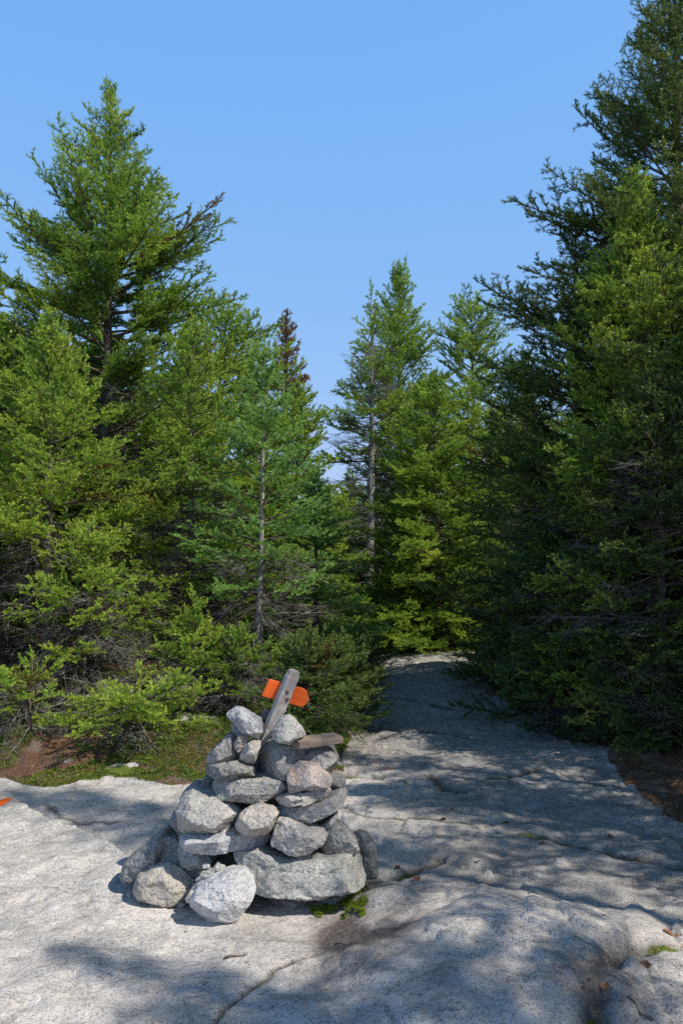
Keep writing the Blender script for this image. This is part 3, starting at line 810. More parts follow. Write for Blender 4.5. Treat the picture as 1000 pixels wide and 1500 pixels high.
bo = [(-.120, -.046), (.088, -.046), (.104, -.038), (.122, -.004), (.100, .036), (.080, .046), (-.100, .046), (-.108, .040)]
cb = bevel_box('crossboard', .24, .022, .092, 'orange', post, (.006, .047, zb), (0, rad(-6), rad(10)), .003, .0008, outline=bo, seed=9)
for i, (dx, dz) in enumerate(((-.002, .012), (.014, -.022))):
    n = 14; r = .0085
    prof = [(0, .006), (.5*r, .0055), (.85*r, .003), (r, 0), (r*1.25, -.001), (r*1.3, -.004)]
    V = []; 
    for (rr_, y) in prof:
        for k in range(n): V.append((rr_*math.cos(k/n*6.2832), -y, rr_*math.sin(k/n*6.2832)))
    Fc = [(a*n+k, a*n+(k+1) % n, (a+1)*n+(k+1) % n, (a+1)*n+k) for a in range(len(prof)-1) for k in range(n)]
    b = link('bolt', mesh_np('bolt', np.array(V), np.array(Fc), M['rust_metal'], True), post)
    fy = -.025
    b.location = (dx*math.cos(yaw)-fy*math.sin(yaw), dx*math.sin(yaw)+fy*math.cos(yaw), zb+dz); b.rotation_euler = (0, 0, yaw)
c = at(290+.22*790, 970+.22*522, 4.42)
wb = bevel_box('wooden_block', .25, .10, .036, 'block_wood', None, tuple(c), (rad(5), rad(-1), rad(32)), .006, .0015, seed=5)
tag(wb, 'short weathered plank lying flat on the upper right boulder', 'wood block')
#%%DETAIL
SHADE = [(4.8, 3.7, 6.6, 3), (5.5, -.1, 8.8, 1), (5.8, 3.2, 7.6, 3), (4.4, 5.1, 6.0, 3), (3.7, 2.2, 2.7, 2), (7.2, 4.4, 8.6, 3), (6.1, 1.6, 11.2, 4), (5.6, 6.9, 7.0, 0), (6.9, 8.6, 7, 0), (4.1, 1.8, 4.9, 5), (4.5, .75, 6.2, 5)]
SHLAB = ['shading spruce beyond the right edge, level with the low front rock', 'sparse spruce to the right of the camera',
 'shading spruce of the second row to the right', 'shading spruce beside the dark low spruce, beyond the right edge', 'short spruce beside the right of the foreground rock',
 'big spruce far right of the clearing', 'very tall slender spruce further right of the camera', 'shading spruce behind the tall right spruce', 'big spruce deepest on the right side', 'nearly bare dying spruce right of the foreground hump', 'nearly bare dying spruce closest to the camera on the right']
#%%TREES
def cone(rb, p=.8, low=.0, tmax=.12):
    """branch length by height fraction; widest at tmax"""
    def f(t):
        if t < tmax: return rb*(1-low*(tmax-t)/max(tmax, 1e-3))
        return rb*((1-(t-tmax)/(1-tmax))**p)+.1
    return f
def stand(u, vtop, Y):
    """x position, ground height and tree height for a tree whose stem is at u and top at vtop"""
    p = at(u, vtop, Y); g = hz(p[0], Y)
    return float(p[0]), g, float(p[2]-g)
def grow(name, u, vtop, Y, prof, lib_, seed, label, group=None, cat='tree', **k):
    x, g, H = stand(u, vtop, Y)
    r = make_tree(name, H, prof, lib_, seed, **k)
    place(r, (x, Y, g), 0, 1.0, label, cat, group)
    r['height_m'] = H
    return r
def ragged(base, seed, amp=.35, n=9):
    rng = np.random.default_rng(seed); a = rng.uniform(1-amp, 1+amp, n+2)
    return lambda t: base(t)*float(np.interp(t*n, np.arange(n+2), a))

T1 = grow('spruce_tree', 160, 122, 12.2, ragged(lambda t: float(np.interp(t, [0, .2, .5, .63, .75, .84, .9, .95, 1], [1.9, 2.3, 2.3, 2.05, 1.3, .78, .45, .22, .08])), 5, .16, 14), LIB_NEAR, 101, 'tallest spruce on the left, with a ragged spire above all its neighbours',
          whorl=0.266, per=5, gap=.1, rough=.3, dead=170, dead_top=.45, up_top=48, up_low=2, trunk_r=.12, live_from=.2,
          extra=((5.6, 20, 22, 1.2), (6.1, 175, 30, 1.0), (5.3, 175, 24, 1.75), (5.2, 350, 20, 1.5), (6.9, 10, 38, .8), (7.0, 165, 38, .65), (4.6, 355, 16, 2.1), (6.3,340,30,1.0)), lightness=-.08)
T0 = grow('spruce_tree', -75, 330, 11.0, ragged(cone(1.9, .65, .2), 17, .25), LIB_MID, 100, 'spruce at the left edge of the photo, only its boughs reaching into view',
          whorl=0.192, per=5, rough=.35, gap=.1, dead=60, live_from=.15)
T2 = grow('spruce_tree', 78, 470, 9.4, ragged(cone(1.35, .8, .3, .2), 6, .2), LIB_FINE, 102, 'bright young spruce in front of the tall left one, lower than it',
          whorl=0.213, per=6, rough=.3, dead=24, dead_top=.5, up_low=2, up_top=60, lightness=.12, live_from=.42)
T3 = grow('spruce_tree', 285, 480, 10.4, ragged(cone(1.35, .8, .5, .25), 7, .3), LIB_FINE, 103, 'leafy young spruce between the tall left spruce and the slim fir',
          whorl=0.235, per=5, rough=.35, dead=80, dead_top=.6, gap=.1, lightness=.02, live_from=.3)
T4 = grow('fir_tree', 383, 515, 9.6, cone(1.0, .75, .4, .25), LIB_FINE, 104, 'slim pale green fir with a grey stem showing low down, left of the path',
          whorl=0.288, per=5, rough=.22, dead=45, dead_top=.45, needle='needle_blue', bark='bark_pale', up_low=-4, up_top=55, live_from=.3, lightness=.12, trunk_r=.055)
T5 = grow('spruce_tree', 322, 455, 14.2, ragged(cone(2.3, .45, .2), 8, .2), LIB_MID, 105, 'dark spruce rising behind the gap between the tall left spruce and the slim fir',
          whorl=0.277, per=5, gap=.08, dead=60, extra=((4.9, 350, 22, 1.2),))
T6 = grow('spruce_tree', 418, 466, 16.5, cone(1.1, .7), LIB_MID, 106, 'spruce with a dying reddish brown top against the sky left of centre',
          whorl=0.298, per=5, gap=.2, needle='needle_red', dead=70, dead_top=.9, brown=.35)
T7 = grow('spruce_tree', 436, 560, 14.5, cone(1.2, .75), LIB_MID, 107, 'low spruce standing under the dying brown topped tree', whorl=0.255, per=5, dead=40)
T8 = grow('spruce_tree', 541, 418, 18.6, ragged(cone(1.35, .6, .6, .35), 9, .4), LIB_MID, 108, 'thin spruce with bare grey trunk and many dead twigs, left of the two centre spires',
          whorl=0.362, per=4, gap=.42, rough=.45, dead=150, dead_top=.85, bark='bark_pale', trunk_r=.13, live_from=.5, lightness=-.1, needle='needle')
T9 = grow('spruce_tree', 586, 400, 20.5, ragged(cone(2.0, .55, .3, .15), 10, .25), LIB_MID, 109, 'tallest spruce of the centre group, right beside the bare trunked one',
          whorl=0.288, per=5, gap=.08, dead=60, up_low=5, up_top=60, extra=((6.3, 0, 20, 1.7), (5.6, 355, 14, 2.0)))
T10 = grow('spruce_tree', 688, 452, 19.0, ragged(cone(1.9, .42, .3, .15), 11, .25), LIB_MID, 110, 'broad spruce at the right end of the centre group, lit from the right',
          whorl=0.288, per=5, gap=.06, dead=50, up_low=5, lightness=.05)
T11 = grow('spruce_tree', 635, 560, 16.0, cone(1.8, .6), LIB_MID, 111, 'bright shorter spruce in front of the two centre spires', whorl=0.235, per=6, dead=40, lightness=.0)
T12 = grow('fir_tree', 462, 700, 12.3, cone(1.0, .8), LIB_NEAR, 112, 'small sunlit fir just right of the slim fir, above the cairn post', whorl=0.255, per=5, needle='needle_blue', dead=30, lightness=.05)
T13 = grow('spruce_tree', 585, 760, 16.2, cone(1.3, .8), LIB_MID, 113, 'small bright spruce at the head of the path below the centre group', whorl=0.235, per=6, dead=30, lightness=-.15)
# right hand side: heavy boughed trees, most with shade put into their needle colour
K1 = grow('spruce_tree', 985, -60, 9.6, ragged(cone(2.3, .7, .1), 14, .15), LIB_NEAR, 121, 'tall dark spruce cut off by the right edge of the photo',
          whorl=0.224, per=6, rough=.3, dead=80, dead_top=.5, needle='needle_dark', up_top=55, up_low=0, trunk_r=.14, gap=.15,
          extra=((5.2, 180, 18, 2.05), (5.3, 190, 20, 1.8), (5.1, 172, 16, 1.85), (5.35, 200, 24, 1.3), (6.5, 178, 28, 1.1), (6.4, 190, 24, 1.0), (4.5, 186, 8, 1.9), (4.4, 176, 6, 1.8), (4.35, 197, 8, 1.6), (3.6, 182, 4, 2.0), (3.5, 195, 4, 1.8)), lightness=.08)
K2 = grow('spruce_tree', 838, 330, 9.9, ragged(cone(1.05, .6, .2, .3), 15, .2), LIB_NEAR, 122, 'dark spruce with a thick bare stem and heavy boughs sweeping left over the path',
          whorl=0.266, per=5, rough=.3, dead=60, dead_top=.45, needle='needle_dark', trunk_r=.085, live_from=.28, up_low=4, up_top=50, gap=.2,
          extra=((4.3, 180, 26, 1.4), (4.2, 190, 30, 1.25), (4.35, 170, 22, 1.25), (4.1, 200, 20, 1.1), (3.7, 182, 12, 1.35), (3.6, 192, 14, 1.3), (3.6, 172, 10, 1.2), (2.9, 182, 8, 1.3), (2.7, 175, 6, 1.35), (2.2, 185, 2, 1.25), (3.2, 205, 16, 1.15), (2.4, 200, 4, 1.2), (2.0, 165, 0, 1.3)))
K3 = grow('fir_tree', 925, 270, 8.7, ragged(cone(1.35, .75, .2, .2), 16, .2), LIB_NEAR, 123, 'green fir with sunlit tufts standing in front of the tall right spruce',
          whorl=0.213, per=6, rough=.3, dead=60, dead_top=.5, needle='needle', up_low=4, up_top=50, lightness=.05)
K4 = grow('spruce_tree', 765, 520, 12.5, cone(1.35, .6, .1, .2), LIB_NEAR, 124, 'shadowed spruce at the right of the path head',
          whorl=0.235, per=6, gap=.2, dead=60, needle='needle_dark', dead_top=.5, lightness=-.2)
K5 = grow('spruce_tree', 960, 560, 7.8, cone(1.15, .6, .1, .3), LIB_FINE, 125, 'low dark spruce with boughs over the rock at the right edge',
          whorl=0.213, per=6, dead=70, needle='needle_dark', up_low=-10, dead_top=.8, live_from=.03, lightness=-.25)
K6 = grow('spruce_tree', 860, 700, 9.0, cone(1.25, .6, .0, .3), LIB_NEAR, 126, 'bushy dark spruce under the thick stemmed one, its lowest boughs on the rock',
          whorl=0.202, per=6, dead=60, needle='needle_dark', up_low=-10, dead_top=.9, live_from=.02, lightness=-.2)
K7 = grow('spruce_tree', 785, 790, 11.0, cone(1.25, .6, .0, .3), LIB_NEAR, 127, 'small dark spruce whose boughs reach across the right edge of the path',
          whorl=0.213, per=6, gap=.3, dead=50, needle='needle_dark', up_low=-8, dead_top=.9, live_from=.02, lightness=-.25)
# young bushes round the cairn clearing
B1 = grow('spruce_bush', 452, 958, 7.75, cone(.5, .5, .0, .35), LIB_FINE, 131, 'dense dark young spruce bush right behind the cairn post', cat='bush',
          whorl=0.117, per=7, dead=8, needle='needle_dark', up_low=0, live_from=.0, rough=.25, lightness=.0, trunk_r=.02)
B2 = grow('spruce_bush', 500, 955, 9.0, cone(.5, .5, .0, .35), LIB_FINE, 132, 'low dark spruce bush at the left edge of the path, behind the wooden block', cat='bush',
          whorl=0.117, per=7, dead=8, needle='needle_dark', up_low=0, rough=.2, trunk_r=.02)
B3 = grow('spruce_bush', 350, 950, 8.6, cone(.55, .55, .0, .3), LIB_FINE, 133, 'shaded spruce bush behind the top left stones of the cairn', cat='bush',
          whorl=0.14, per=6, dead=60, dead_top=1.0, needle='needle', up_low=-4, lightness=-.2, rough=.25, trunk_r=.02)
B4 = grow('spruce_bush', 285, 900, 8.7, cone(.5, .7, .0, .2), LIB_FINE, 134, 'small bright spruce sapling left of the cairn', cat='bush',
          whorl=0.154, per=5, dead=12, needle='needle', up_low=0, lightness=.12, trunk_r=.018)
B5 = grow('spruce_bush', 205, 1012, 7.6, cone(.78, .3, .0, .5), LIB_FINE, 135, 'low yellow green spruce boughs spreading over the mossy bank left of the cairn', cat='bush',
          whorl=0.105, per=6, dead=10, needle='needle', up_low=-2, up_top=14, lightness=.2, trunk_r=.018, dead_top=.9)
B6 = grow('spruce_bush', 45, 1000, 7.65, cone(.6, .4, .0, .5), LIB_FINE, 136, 'sparse low spruce with grey twigs at the left edge of the photo', cat='bush',
          whorl=0.14, per=5, gap=.3, dead=16, needle='needle', up_low=-2, up_top=20, lightness=.2, trunk_r=.018, dead_top=1)
B7 = grow('spruce_bush', 128, 790, 8.9, cone(.85, .6, .0, .4), LIB_FINE, 137, 'yellow green spruce bough cluster in the shade gap at the far left', cat='bush',
          whorl=0.181, per=5, gap=.15, dead=60, needle='needle', up_low=4, up_top=30, lightness=.22, trunk_r=.03, live_from=.3, dead_top=.7)
B8 = grow('spruce_bush', 528, 940, 11.5, cone(.4, .5, .0, .35), LIB_MID, 138, 'small spruce bush beside the left edge of the path near its crest', cat='bush',
          whorl=0.14, per=6, dead=4, needle='needle_dark', trunk_r=.02)
for o in (T1, T2, T3, T4, T5, T6, T7, T8, T9, T10, T11, T12, T13, K1, K2, K3, K4, K5, K6, K7, B1): print(o.name, round(o['height_m'], 2), o['ntri'])
# background forest: four kinds, copied
P = []
for i, (H, rb, nd, lt) in enumerate(((6.0, 1.5, 'needle', .05), (5.0, 1.4, 'needle_dark', 0), (4.2, 1.5, 'needle', -.1), (5.6, 1.2, 'needle_blue', 0))):
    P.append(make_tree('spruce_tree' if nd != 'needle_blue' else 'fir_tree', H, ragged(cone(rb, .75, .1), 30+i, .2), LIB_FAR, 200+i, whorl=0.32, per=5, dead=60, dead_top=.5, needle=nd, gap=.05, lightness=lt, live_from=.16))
brng = random.Random(5)
used = set()
GB = 'spruces crowding the forest behind the front row'
def far(x, y, H, p):
    src = P[p]; s = H/(6.0, 5.0, 4.2, 5.6)[p]
    lab = ('dark spruce deep in the forest, mostly hidden behind nearer trees' if p != 3 else 'dark fir deep in the forest, mostly hidden behind nearer trees')
    g = hz(x, y)
    rz = brng.uniform(0, 6.28)
    if p in used: dup(src, (x, y, g), rz, s, lab, 'tree', GB if p != 3 else 'firs crowding the forest behind the front row')
    else:
        used.add(p); place(src, (x, y, g), rz, s, lab, 'tree', GB if p != 3 else 'firs crowding the forest behind the front row')
def vmax(u):
    """highest photo row a background tree may reach at column u"""
    return float(np.interp(u, [-200, 0, 150, 280, 380, 430, 480, 520, 600, 700, 760, 1000, 1300], [480, 470, 430, 520, 600, 655, 665, 640, 600, 600, 590, 480, 400]))
spots = []
for row, (y0, dx) in enumerate(((11.5, 1.9), (14.5, 1.9), (17.5, 2.1), (21, 2.2), (25, 2.5), (30, 2.8), (36, 3.3), (44, 4.0), (54, 5.0))):
    half = y0*.42+1.5
    x = -half
    while x < half:
        xx, yy = x+brng.uniform(-.5, .5), y0+brng.uniform(-1.1, 1.1)
        x += dx
        u = 500+F*xx/yy
        if yy < 20 and -.6 < xx < 3.7 and yy < 18.5: continue       # the open rock
        if row == 0 and xx > -3: continue
        v = vmax(u)+brng.uniform(0, 130)
        H = at(u, v, yy)[2]-hz(xx, yy)
        H = min(max(H, 2.2), 9)
        far(xx, yy, H, brng.randrange(4))
SP = make_tree('spruce_tree', 7.0, ragged(cone(1.5, .7, .2), 40, .35), LIB_MID, 300, whorl=0.325, per=4, gap=.3, rough=.4, dead=40, dead_top=.6, needle='needle_dark', live_from=.2); SP['height_m'] = 7.0
SB = make_tree('dead_spruce', 6.0, cone(1.1, .4, .3, .4), LIB_MID, 302, whorl=.5, per=3, gap=.5, rough=.5, dead=17, dead_top=.97, dead_scale=1.6, live_from=.86, trunk_r=.06, needle='needle_dark'); SB['height_m'] = 6.0
SL = make_tree('spruce_tree', 11.0, ragged(cone(.72, .35, .3, .6), 41, .3), LIB_MID, 301, whorl=0.311, per=4, gap=.2, rough=.4, dead=10, dead_top=.8, needle='needle_dark', live_from=.62, trunk_r=.1); SL['height_m'] = 11.0
for x, y in ((-5.6, 8.6), (-7.2, 9.8), (-9.0, 9.0), (-8.6, 11.8), (-11, 11), (-6.4, 7.4), (-10.8, 8.0), (-13, 9.5), (-12.5, 13.5), (-15, 12), (8.2, 7.2), (9.5, 9.4), (10.5, 12)):
    far(x, y, brng.uniform(4.2, 6.8), brng.randrange(4))
DEAD0 = [i for i, q in enumerate(SHADE) if q[3] == 5][0]
# trees outside the frame on the right that throw the shade across the path
for i, (x, y, H, p) in enumerate(SHADE):
    src = (K4, T8, T11, SP, SL, SB)[p]; s = H/src['height_m']
    if p == 5:
        if i == DEAD0: place(SB, (x, y, hz(x, y)), 0, s, SHLAB[i], 'tree')
        else: dup(SB, (x, y, hz(x, y)), 2.0, s, SHLAB[i], 'tree')
        continue
    if p == 4:
        place(SL, (x, y, hz(x, y)), 0, s, SHLAB[i], 'tree'); continue
    if i == 0:
        place(SP, (x, y, hz(x, y)), 0, s, SHLAB[i], 'tree'); continue
    dup(src, (x, y, hz(x, y)), brng.uniform(0, 6.28), s, SHLAB[i], 'tree')
#%%SCATTER
def ground_pts(n, x0, x1, y0, y1, rng, keep):
    X = rng.uniform(x0, x1, n); Y = rng.uniform(y0, y1, n)
    Z, so, cr, sd, pr = heights(X, Y)
    m = keep(X, Y, so, cr, sd, pr, rng.uniform(0, 1, n))
    return np.stack([X[m], Y[m], Z[m]], 1)
def tufts(P, r, nt, rng, w=.3, flat=.5, c0=(.2, .2, 0), cj=.3, tall=1.0):
    """nt little pointed blades per point"""
    n = len(P); N = n*nt
    base = np.repeat(P, nt, 0)+rng.normal(0, 1, (N, 3))*np.array([r*.5, r*.5, r*.15])
    d = rng.normal(0, 1, (N, 3)); d[:, 2] = np.abs(d[:, 2])*tall+flat*.3; d /= np.linalg.norm(d, axis=1)[:, None]
    l = r*rng.uniform(.5, 1.1, N)
    s = np.cross(d, rng.normal(0, 1, (N, 3))); s /= np.linalg.norm(s, axis=1)[:, None]
    V = np.stack([base-s*(l*w)[:, None], base+s*(l*w)[:, None], base+d*l[:, None]], 1).reshape(-1, 3)
    c = np.array(c0)[None, :]+np.repeat(rng.normal(0, cj, (n, 1)), nt, 0)*np.array([1, 1, 0]) + rng.normal(0, .12, (N, 3))*np.array([1, 1, .6])
    C = np.repeat(np.clip(c, 0, 1)[:, None, :], 3, 1)
    C[:, 2, 1] = np.clip(C[:, 2, 1]+.2, 0, 1)
    return V, C.reshape(-1, 3)
def stuff(name, VC, mat, label, cat, kind='stuff'):
    V = np.concatenate([v for v, c in VC]); C = np.concatenate([c for v, c in VC])
    o = link(name, mesh_np(name, V, np.arange(len(V)).reshape(-1, 3), M[mat], False, {'tint': C}))
    return tag(o, label, cat, None, kind)
r4 = np.random.default_rng(44)
def nz(X, Y, s, seed): return fbm2(X, Y, s, 3, seed)
# needle litter over the forest floor
P1 = ground_pts(150000, -4.2, 4.2, 4.5, 13, r4, lambda X, Y, so, cr, sd, pr, u: (so > .35) & (u < np.exp(-(Y-5)/5)) & (np.abs(X) < Y*.42+.3))
P1b = ground_pts(45000, -1.2, 3, 2.9, 13, r4, lambda X, Y, so, cr, sd, pr, u: (so < .3) & (((sd > -.35) & (u < .5)) | ((cr > .5) & (u < .7)) | ((nz(X, Y, 1.6, 77.) > .3) & (X > .1) & (u < .16)) | (u < .012)))
stuff('forest_litter', [tufts(P1, .022, 2, r4, .16, .2, (.45, .35, .1), .35, .25), tufts(P1b, .021, 2, r4, .18, .1, (.4, .3, .1), .3, .2)], 'litter',
      'reddish brown needles and leaf scraps covering the forest floor', 'litter')
# moss on the bank and in the joints of the rock
P2 = ground_pts(150000, -4, .4, 5.9, 9, r4, lambda X, Y, so, cr, sd, pr, u: ((np.abs(sd-.12) < .11) & (nz(X, Y, 2.2, 50.) > 0) | ((so > .5) & (nz(X, Y, 1.7, 53.) > -.02))) & (u < .8) & (pr < .3))
P2b = ground_pts(30000, -1, 2.5, 2.9, 7.5, r4, lambda X, Y, so, cr, sd, pr, u: (cr > .45) & (nz(X, Y, 5, 52.) > -.15) & (u < .8))
P2c = ground_pts(9000, .6, 4, 4.5, 12, r4, lambda X, Y, so, cr, sd, pr, u: (so > .3) & (nz(X, Y, 2.2, 51.) > .18) & (u < .5))
stuff('moss', [tufts(P2, .014, 5, r4, .3, .6, (.45, .15, 0), .3), tufts(P2b, .007, 5, r4, .3, .6, (.5, .2, 0), .3), tufts(P2c, .013, 4, r4, .3, .6, (.35, .05, 0), .3)], 'moss',
      'green and yellow moss lining the bank and the cracks of the granite', 'moss')
# the bright cushion under the right end of the long slab
mp = [gp(*q) for q in BR([(512, 870), (560, 930), (600, 925), (640, 895), (700, 905), (760, 925), (800, 900), (840, 950), (900, 975), (880, 900), (840, 850), (860, 800), (905, 770), (880, 730), (800, 800), (720, 840), (640, 868), (570, 880)])]
ax_, ay_ = [q[0] for q in mp], [q[1] for q in mp]
X = r4.uniform(min(ax_)-.05, max(ax_)+.05, 20000); Y = r4.uniform(min(ay_)-.05, max(ay_)+.05, 20000)
m = in_poly(X+.02*fbm2(X, Y, 20, 2, 3.), Y, mp) & (fbm2(X, Y, 14, 2, 8.) > -.25); X, Y = X[m], Y[m]
Z = heights(X, Y)[0]; Z = Z+.022*np.clip(.6+fbm2(X, Y, 28, 2, 5.), .2, 1.5)
stuff('moss_cushion', [tufts(np.stack([X, Y, Z], 1), .0065, 10, r4, .3, .9, (.75, .5, 0), .25)], 'moss', 'vivid green moss cushion at the foot of the cairn below the long slab', 'moss')
# pale reindeer lichen and small leafy plants on the bank
def lich(X, Y, so, cr, sd, pr, u):
    k = np.zeros_like(X)
    for (uu, vv, rx, ry) in ((250, 1088, .45, .35), (95, 1117, .16, .1), (300, 1075, .4, .3), (20, 1130, .2, .1), (200, 1100, .2, .2)):
        c = gp(uu, vv, .12); k = np.maximum(k, np.exp(-((X-c[0])/rx)**2-((Y-c[1])/ry)**2))
    return (so > .4) & (k*(.7+.9*fbm2(X, Y, 5, 3, 90.)) > .42)
m_, nt_ = new_mat('reindeer_lichen'); T_ = NT(nt_)
n_ = T_.noise(T_.n('ShaderNodeTexCoord').outputs['Object'], 30, 4, .6)
T_.out(T_.bsdf(T_.mix(T_.mr(n_, .35, .65), (.30, .33, .27, 1), (.52, .54, .48, 1)), .9, None, .1)); M['lichen'] = m_
P3 = ground_pts(30000, -3.2, .2, 6.4, 9, r4, lich)
stuff('reindeer_lichen', [tufts(P3, .02, 6, r4, .2, .6)], 'lichen', 'pale grey reindeer lichen clumps on the mossy bank', 'lichen')
P4 = ground_pts(1700, -3.4, .2, 6.5, 9.5, r4, lambda X, Y, so, cr, sd, pr, u: (so > .7) & (sd > .05) & (nz(X, Y, 2.5, 95.) > -.15))
P4[:, 2] += .02
stuff('ground_plants', [tufts(P4, .036, 9, r4, .24, .5, (.5, .25, 0), .3, .8)], 'leaf', 'small green plants and seedlings growing out of the mossy bank', 'plants')
# understory further in, so that no bare floor shows between the stems
P5 = ground_pts(9000, -11, 12, 8.5, 30, r4, lambda X, Y, so, cr, sd, pr, u: (so > .8) & (nz(X, Y, .8, 97.) > .05))
P5[:, 2] += .04
stuff('undergrowth', [tufts(P5, .13, 12, r4, .13, .4, (.25, .05, 0), .3, .9)], 'leaf', 'dim green undergrowth between the stems in the forest', 'undergrowth')
# grey fallen branches in the left thicket
for i, (u, v, Yd, az, el, Lb) in enumerate(((20, 1030, 7.8, 20, 22, 1.1), (75, 1020, 7.9, 150, 30, .9), (140, 1000, 8.3, 60, 25, 1.0), (110, 1055, 7.7, -15, 6, .9), (255, 985, 8.6, 160, 12, 1.0), (165, 1035, 8.0, 175, 14, 1.0))):
    wv, wt = DEADLIB[min(DEADLIB, key=lambda q: abs(q-Lb))][i % 4]
    c = at(u, v, Yd); z = hz(c[0], Yd)
    o = link('fallen_branch', mesh_np('fallen_branch', wv*1.05, wt, M['dead'], True), None, (c[0], Yd, z+.02))
    o.rotation_euler = (0, rad(-el), rad(az))
    tag(o, ('bare grey branch sticking out at the left edge of the photo above the moss', 'bare grey branch crossing the low spruce at the far left', 'bare grey branch leaning behind the low yellow green boughs',
            'bare grey branch lying low across the needle litter at the left', 'grey dead branch in the dark gap left of the small sapling', 'grey forked branch in the middle of the left thicket')[i], 'branch')
# fallen leaves
def leaf_mesh(seed, l=.065, w=.032):
    rg = np.random.default_rng(seed); V = []; Fs = []; n = 9; m = 5
    for i in range(n):
        t = i/(n-1); ww = w*math.sin(math.pi*min(1, t*.92+.04))**.8
        for j in range(m):
            s = j/(m-1)*2-1
            V.append((l*(t-.5), ww*s*(1+.12*math.sin(t*25)), .010*s*s+.012*math.cos(t*3)*rg.uniform(.7, 1.3)+.004*math.sin(t*9+s*3)))
    for i in range(n-1):
        for j in range(m-1): Fs.append((i*m+j, (i+1)*m+j, (i+1)*m+j+1, i*m+j+1))
    return mesh_np('fallen_leaf', np.array(V), np.array(Fs), M['dry_leaf'], True)
M['dry_leaf'] = simple_mat('dry_leaf', (.14, .06, .03), (.3, .14, .07), 60, .6, .4, .003, .3)
LM = [leaf_mesh(i) for i in range(3)]
GL = 'brown leaves scattered over the shaded path rock'
for i, (u, v, lab) in enumerate(((698, 1264, 0), (893, 1222, 0), (912, 1256, 'left one of two orange brown leaves side by side on the path'), (927, 1256, 'right one of two orange brown leaves side by side on the path'), (793, 1235, 0), (569, 1124, 0), (662, 1187, 0),
        (582, 1272, 0), (649, 1200, 0), (740, 1202, 0), (992, 1372, 'large rusty brown leaf in the hollow at the right edge'), (978, 1366, 'rusty leaf half under the larger one in the right edge hollow'), (885, 1440, 0), (945, 1420, 0), (610, 1290, 0), (1003, 1382, 'rusty leaf lying lowest in the right edge hollow'))):
    g = gp(u, v); z = hz(*g); g = gp(u, v, z); z = hz(*g)
    o = link('fallen_leaf', LM[i % 3], None, (g[0], g[1], z+.004)); rr = random.Random(i)
    o.rotation_euler = (rr.uniform(-.25, .25), rr.uniform(-.25, .25), rr.uniform(0, 6.3)); s_ = (.55 if not lab else .65); s_ = rr.uniform(.9, 1.15)*s_; o.scale = (s_, s_, s_)
    tag(o, lab or 'small curled brown leaf lying on the shaded rock of the path', 'leaf', GL)
# stick, paint blaze
a, b = gp(920, 1482, 0), gp(957, 1497, 0)
pts = [(a[0]+(b[0]-a[0])*t, a[1]+(b[1]-a[1])*t+.004*math.sin(5*t), hz(a[0]+(b[0]-a[0])*t, a[1]+(b[1]-a[1])*t)+.009) for t in np.linspace(0, 1, 8)]
v_, t_ = ring_tube(pts, [.005, .006, .0055, .006, .005, .0055, .005, .003], 7)
tag(link('stick', mesh_np('stick', v_, t_, M['twig'], True)), 'short dark stick on the rock in the bottom right corner', 'stick')
for u, v, Ls, az, lb in ((345, 1402, .10, 20, 'thin brown twig on the rock in front of the white boulder'), (700, 1050, .18, 70, 'thin twig on the path below its crest'), (505, 1392, .09, -20, 'dark bark scrap on the stained rock in front of the cairn')):
    g = gp(u, v); pts = [(g[0]+Ls*(t-.5)*math.cos(rad(az)), g[1]+Ls*(t-.5)*math.sin(rad(az)), hz(g[0]+Ls*(t-.5)*math.cos(rad(az)), g[1]+Ls*(t-.5)*math.sin(rad(az)))+.006+.004*math.sin(t*7)) for t in np.linspace(0, 1, 7)]
    v_, t_ = ring_tube(pts, np.linspace(.004, .0025, 7), 6); tag(link('stick', mesh_np('stick', v_, t_, M['twig'], True)), lb, 'stick')
c = gp(-4, 1183, .03); n = 40; rs = np.linspace(0, 1, 9)
V = [(c[0], c[1])]+[(c[0]+r_*.085*math.cos(a_)*(1+.12*math.sin(3*a_)+.08*math.sin(7*a_)), c[1]+r_*.075*math.sin(a_)*(1+.1*math.cos(4*a_))) for r_ in rs[1:] for a_ in np.linspace(0, 2*math.pi, n, endpoint=False)]
V = np.array(V); Zb = heights(V[:, 0], V[:, 1])[0]+.004
Fs = [(0, 1+k, 1+(k+1) % n) for k in range(n)]
for q in range(7):
    for k in range(n):
        a0, a1, b0, b1 = 1+q*n+k, 1+q*n+(k+1) % n, 1+(q+1)*n+k, 1+(q+1)*n+(k+1) % n
        Fs += [(a0, b0, b1), (a0, b1, a1)]
tag(link('paint_blaze', mesh_np('paint_blaze', np.column_stack([V, Zb]), np.array(Fs), M['orange'], True)), 'orange paint blaze on the rock at the left edge of the photo', 'trail blaze')
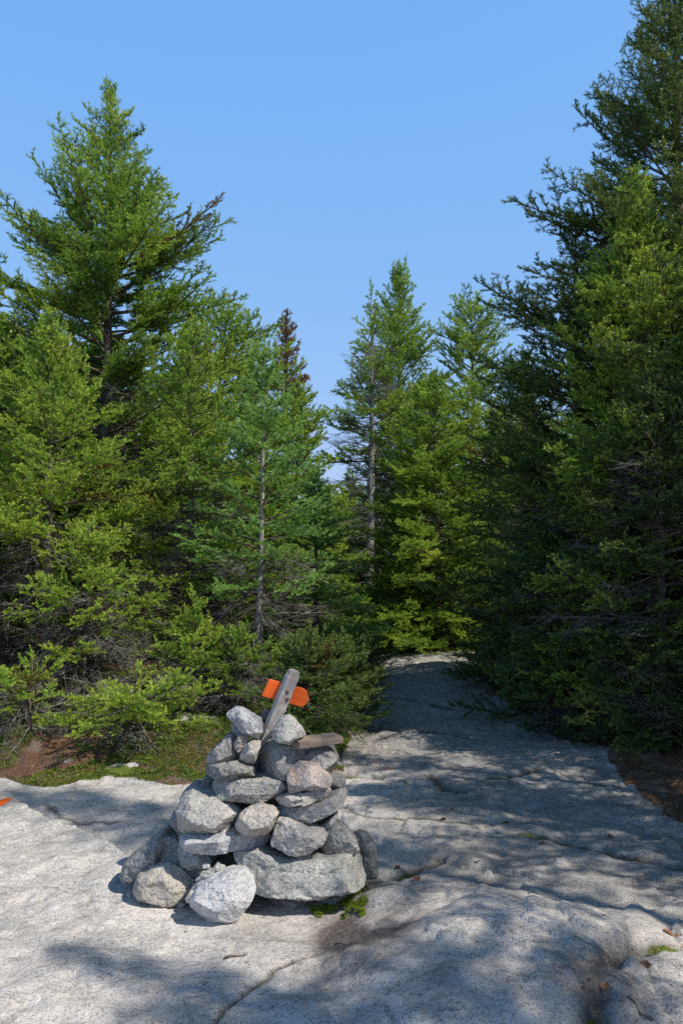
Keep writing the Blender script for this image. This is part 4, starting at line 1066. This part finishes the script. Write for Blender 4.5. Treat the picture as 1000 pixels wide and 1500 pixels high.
#%%LIGHT
SUN_AZ, SUN_EL = math.atan2(.86, -.5), rad(49)     # azimuth from +Y towards +X
sd = Vector((math.sin(SUN_AZ)*math.cos(SUN_EL), math.cos(SUN_AZ)*math.cos(SUN_EL), math.sin(SUN_EL)))
sun = bpy.data.objects.new('sun', bpy.data.lights.new('sun', 'SUN')); COL.objects.link(sun)
sun.data.energy = 5.0; sun.data.angle = rad(.55); sun.data.color = (1, .925, .81)
sun.rotation_euler = sd.to_track_quat('Z', 'Y').to_euler()
w = bpy.data.worlds.new('World'); scn.world = w; w.use_nodes = True
nt = w.node_tree; nt.nodes.clear()
sky = nt.nodes.new('ShaderNodeTexSky'); sky.sky_type = 'NISHITA'; sky.sun_disc = False
sky.sun_elevation = SUN_EL; sky.sun_rotation = SUN_AZ; sky.air_density = 1.15; sky.dust_density = .15; sky.ozone_density = 1.6; sky.altitude = 300
bg = nt.nodes.new('ShaderNodeBackground'); bg.inputs['Strength'].default_value = .12
wo = nt.nodes.new('ShaderNodeOutputWorld')
# clear, deep blue early autumn sky: per channel response of the sky texture
Tw = NT(nt)
sc_ = Tw.n('ShaderNodeVectorMath', operation='SCALE', inp={0: sky.outputs[0], 'Scale': .12}).outputs[0]
sp = Tw.n('ShaderNodeSeparateColor', inp={'Color': sc_})
chan = [Tw.math('MULTIPLY', Tw.math('POWER', sp.outputs[i], g), k/.12) for i, (g, k) in enumerate(((.64, .715), (.29, .697), (.05, .955)))]
dz = Tw.n('ShaderNodeSeparateXYZ', inp={0: Tw.n('ShaderNodeTexCoord').outputs['Generated']}).outputs[2]
zen = Tw.math('MULTIPLY', Tw.mr(dz, .56, .82, 1.0, .22), Tw.mr(dz, -.05, 0.0, .1, 1.0))   # darker overhead, nothing below the horizon
chan = [Tw.math('MULTIPLY', c_, zen) for c_ in chan]
cc = Tw.n('ShaderNodeCombineColor', inp={'Red': chan[0], 'Green': chan[1], 'Blue': chan[2]})
nt.links.new(cc.outputs[0], bg.inputs[0]); nt.links.new(bg.outputs[0], wo.inputs[0])
cam = bpy.data.objects.new('camera', bpy.data.cameras.new('camera')); COL.objects.link(cam)
cam.location = (0, 0, CAMZ); cam.rotation_euler = (rad(90)+PITCH, 0, 0)
cam.data.sensor_fit = 'VERTICAL'; cam.data.sensor_height = 36; cam.data.lens = 36*F/1500
cam.data.clip_start = .05; cam.data.clip_end = 2000
scn.camera = cam
scn.view_settings.view_transform = 'Standard'; scn.view_settings.look = 'None'
scn.view_settings.exposure = 0; scn.view_settings.gamma = 1
cy = scn.cycles
cy.max_bounces = 5; cy.diffuse_bounces = 3; cy.glossy_bounces = 2; cy.transmission_bounces = 3; cy.transparent_max_bounces = 4
cy.use_denoising = False
cy.sample_clamp_indirect = 4
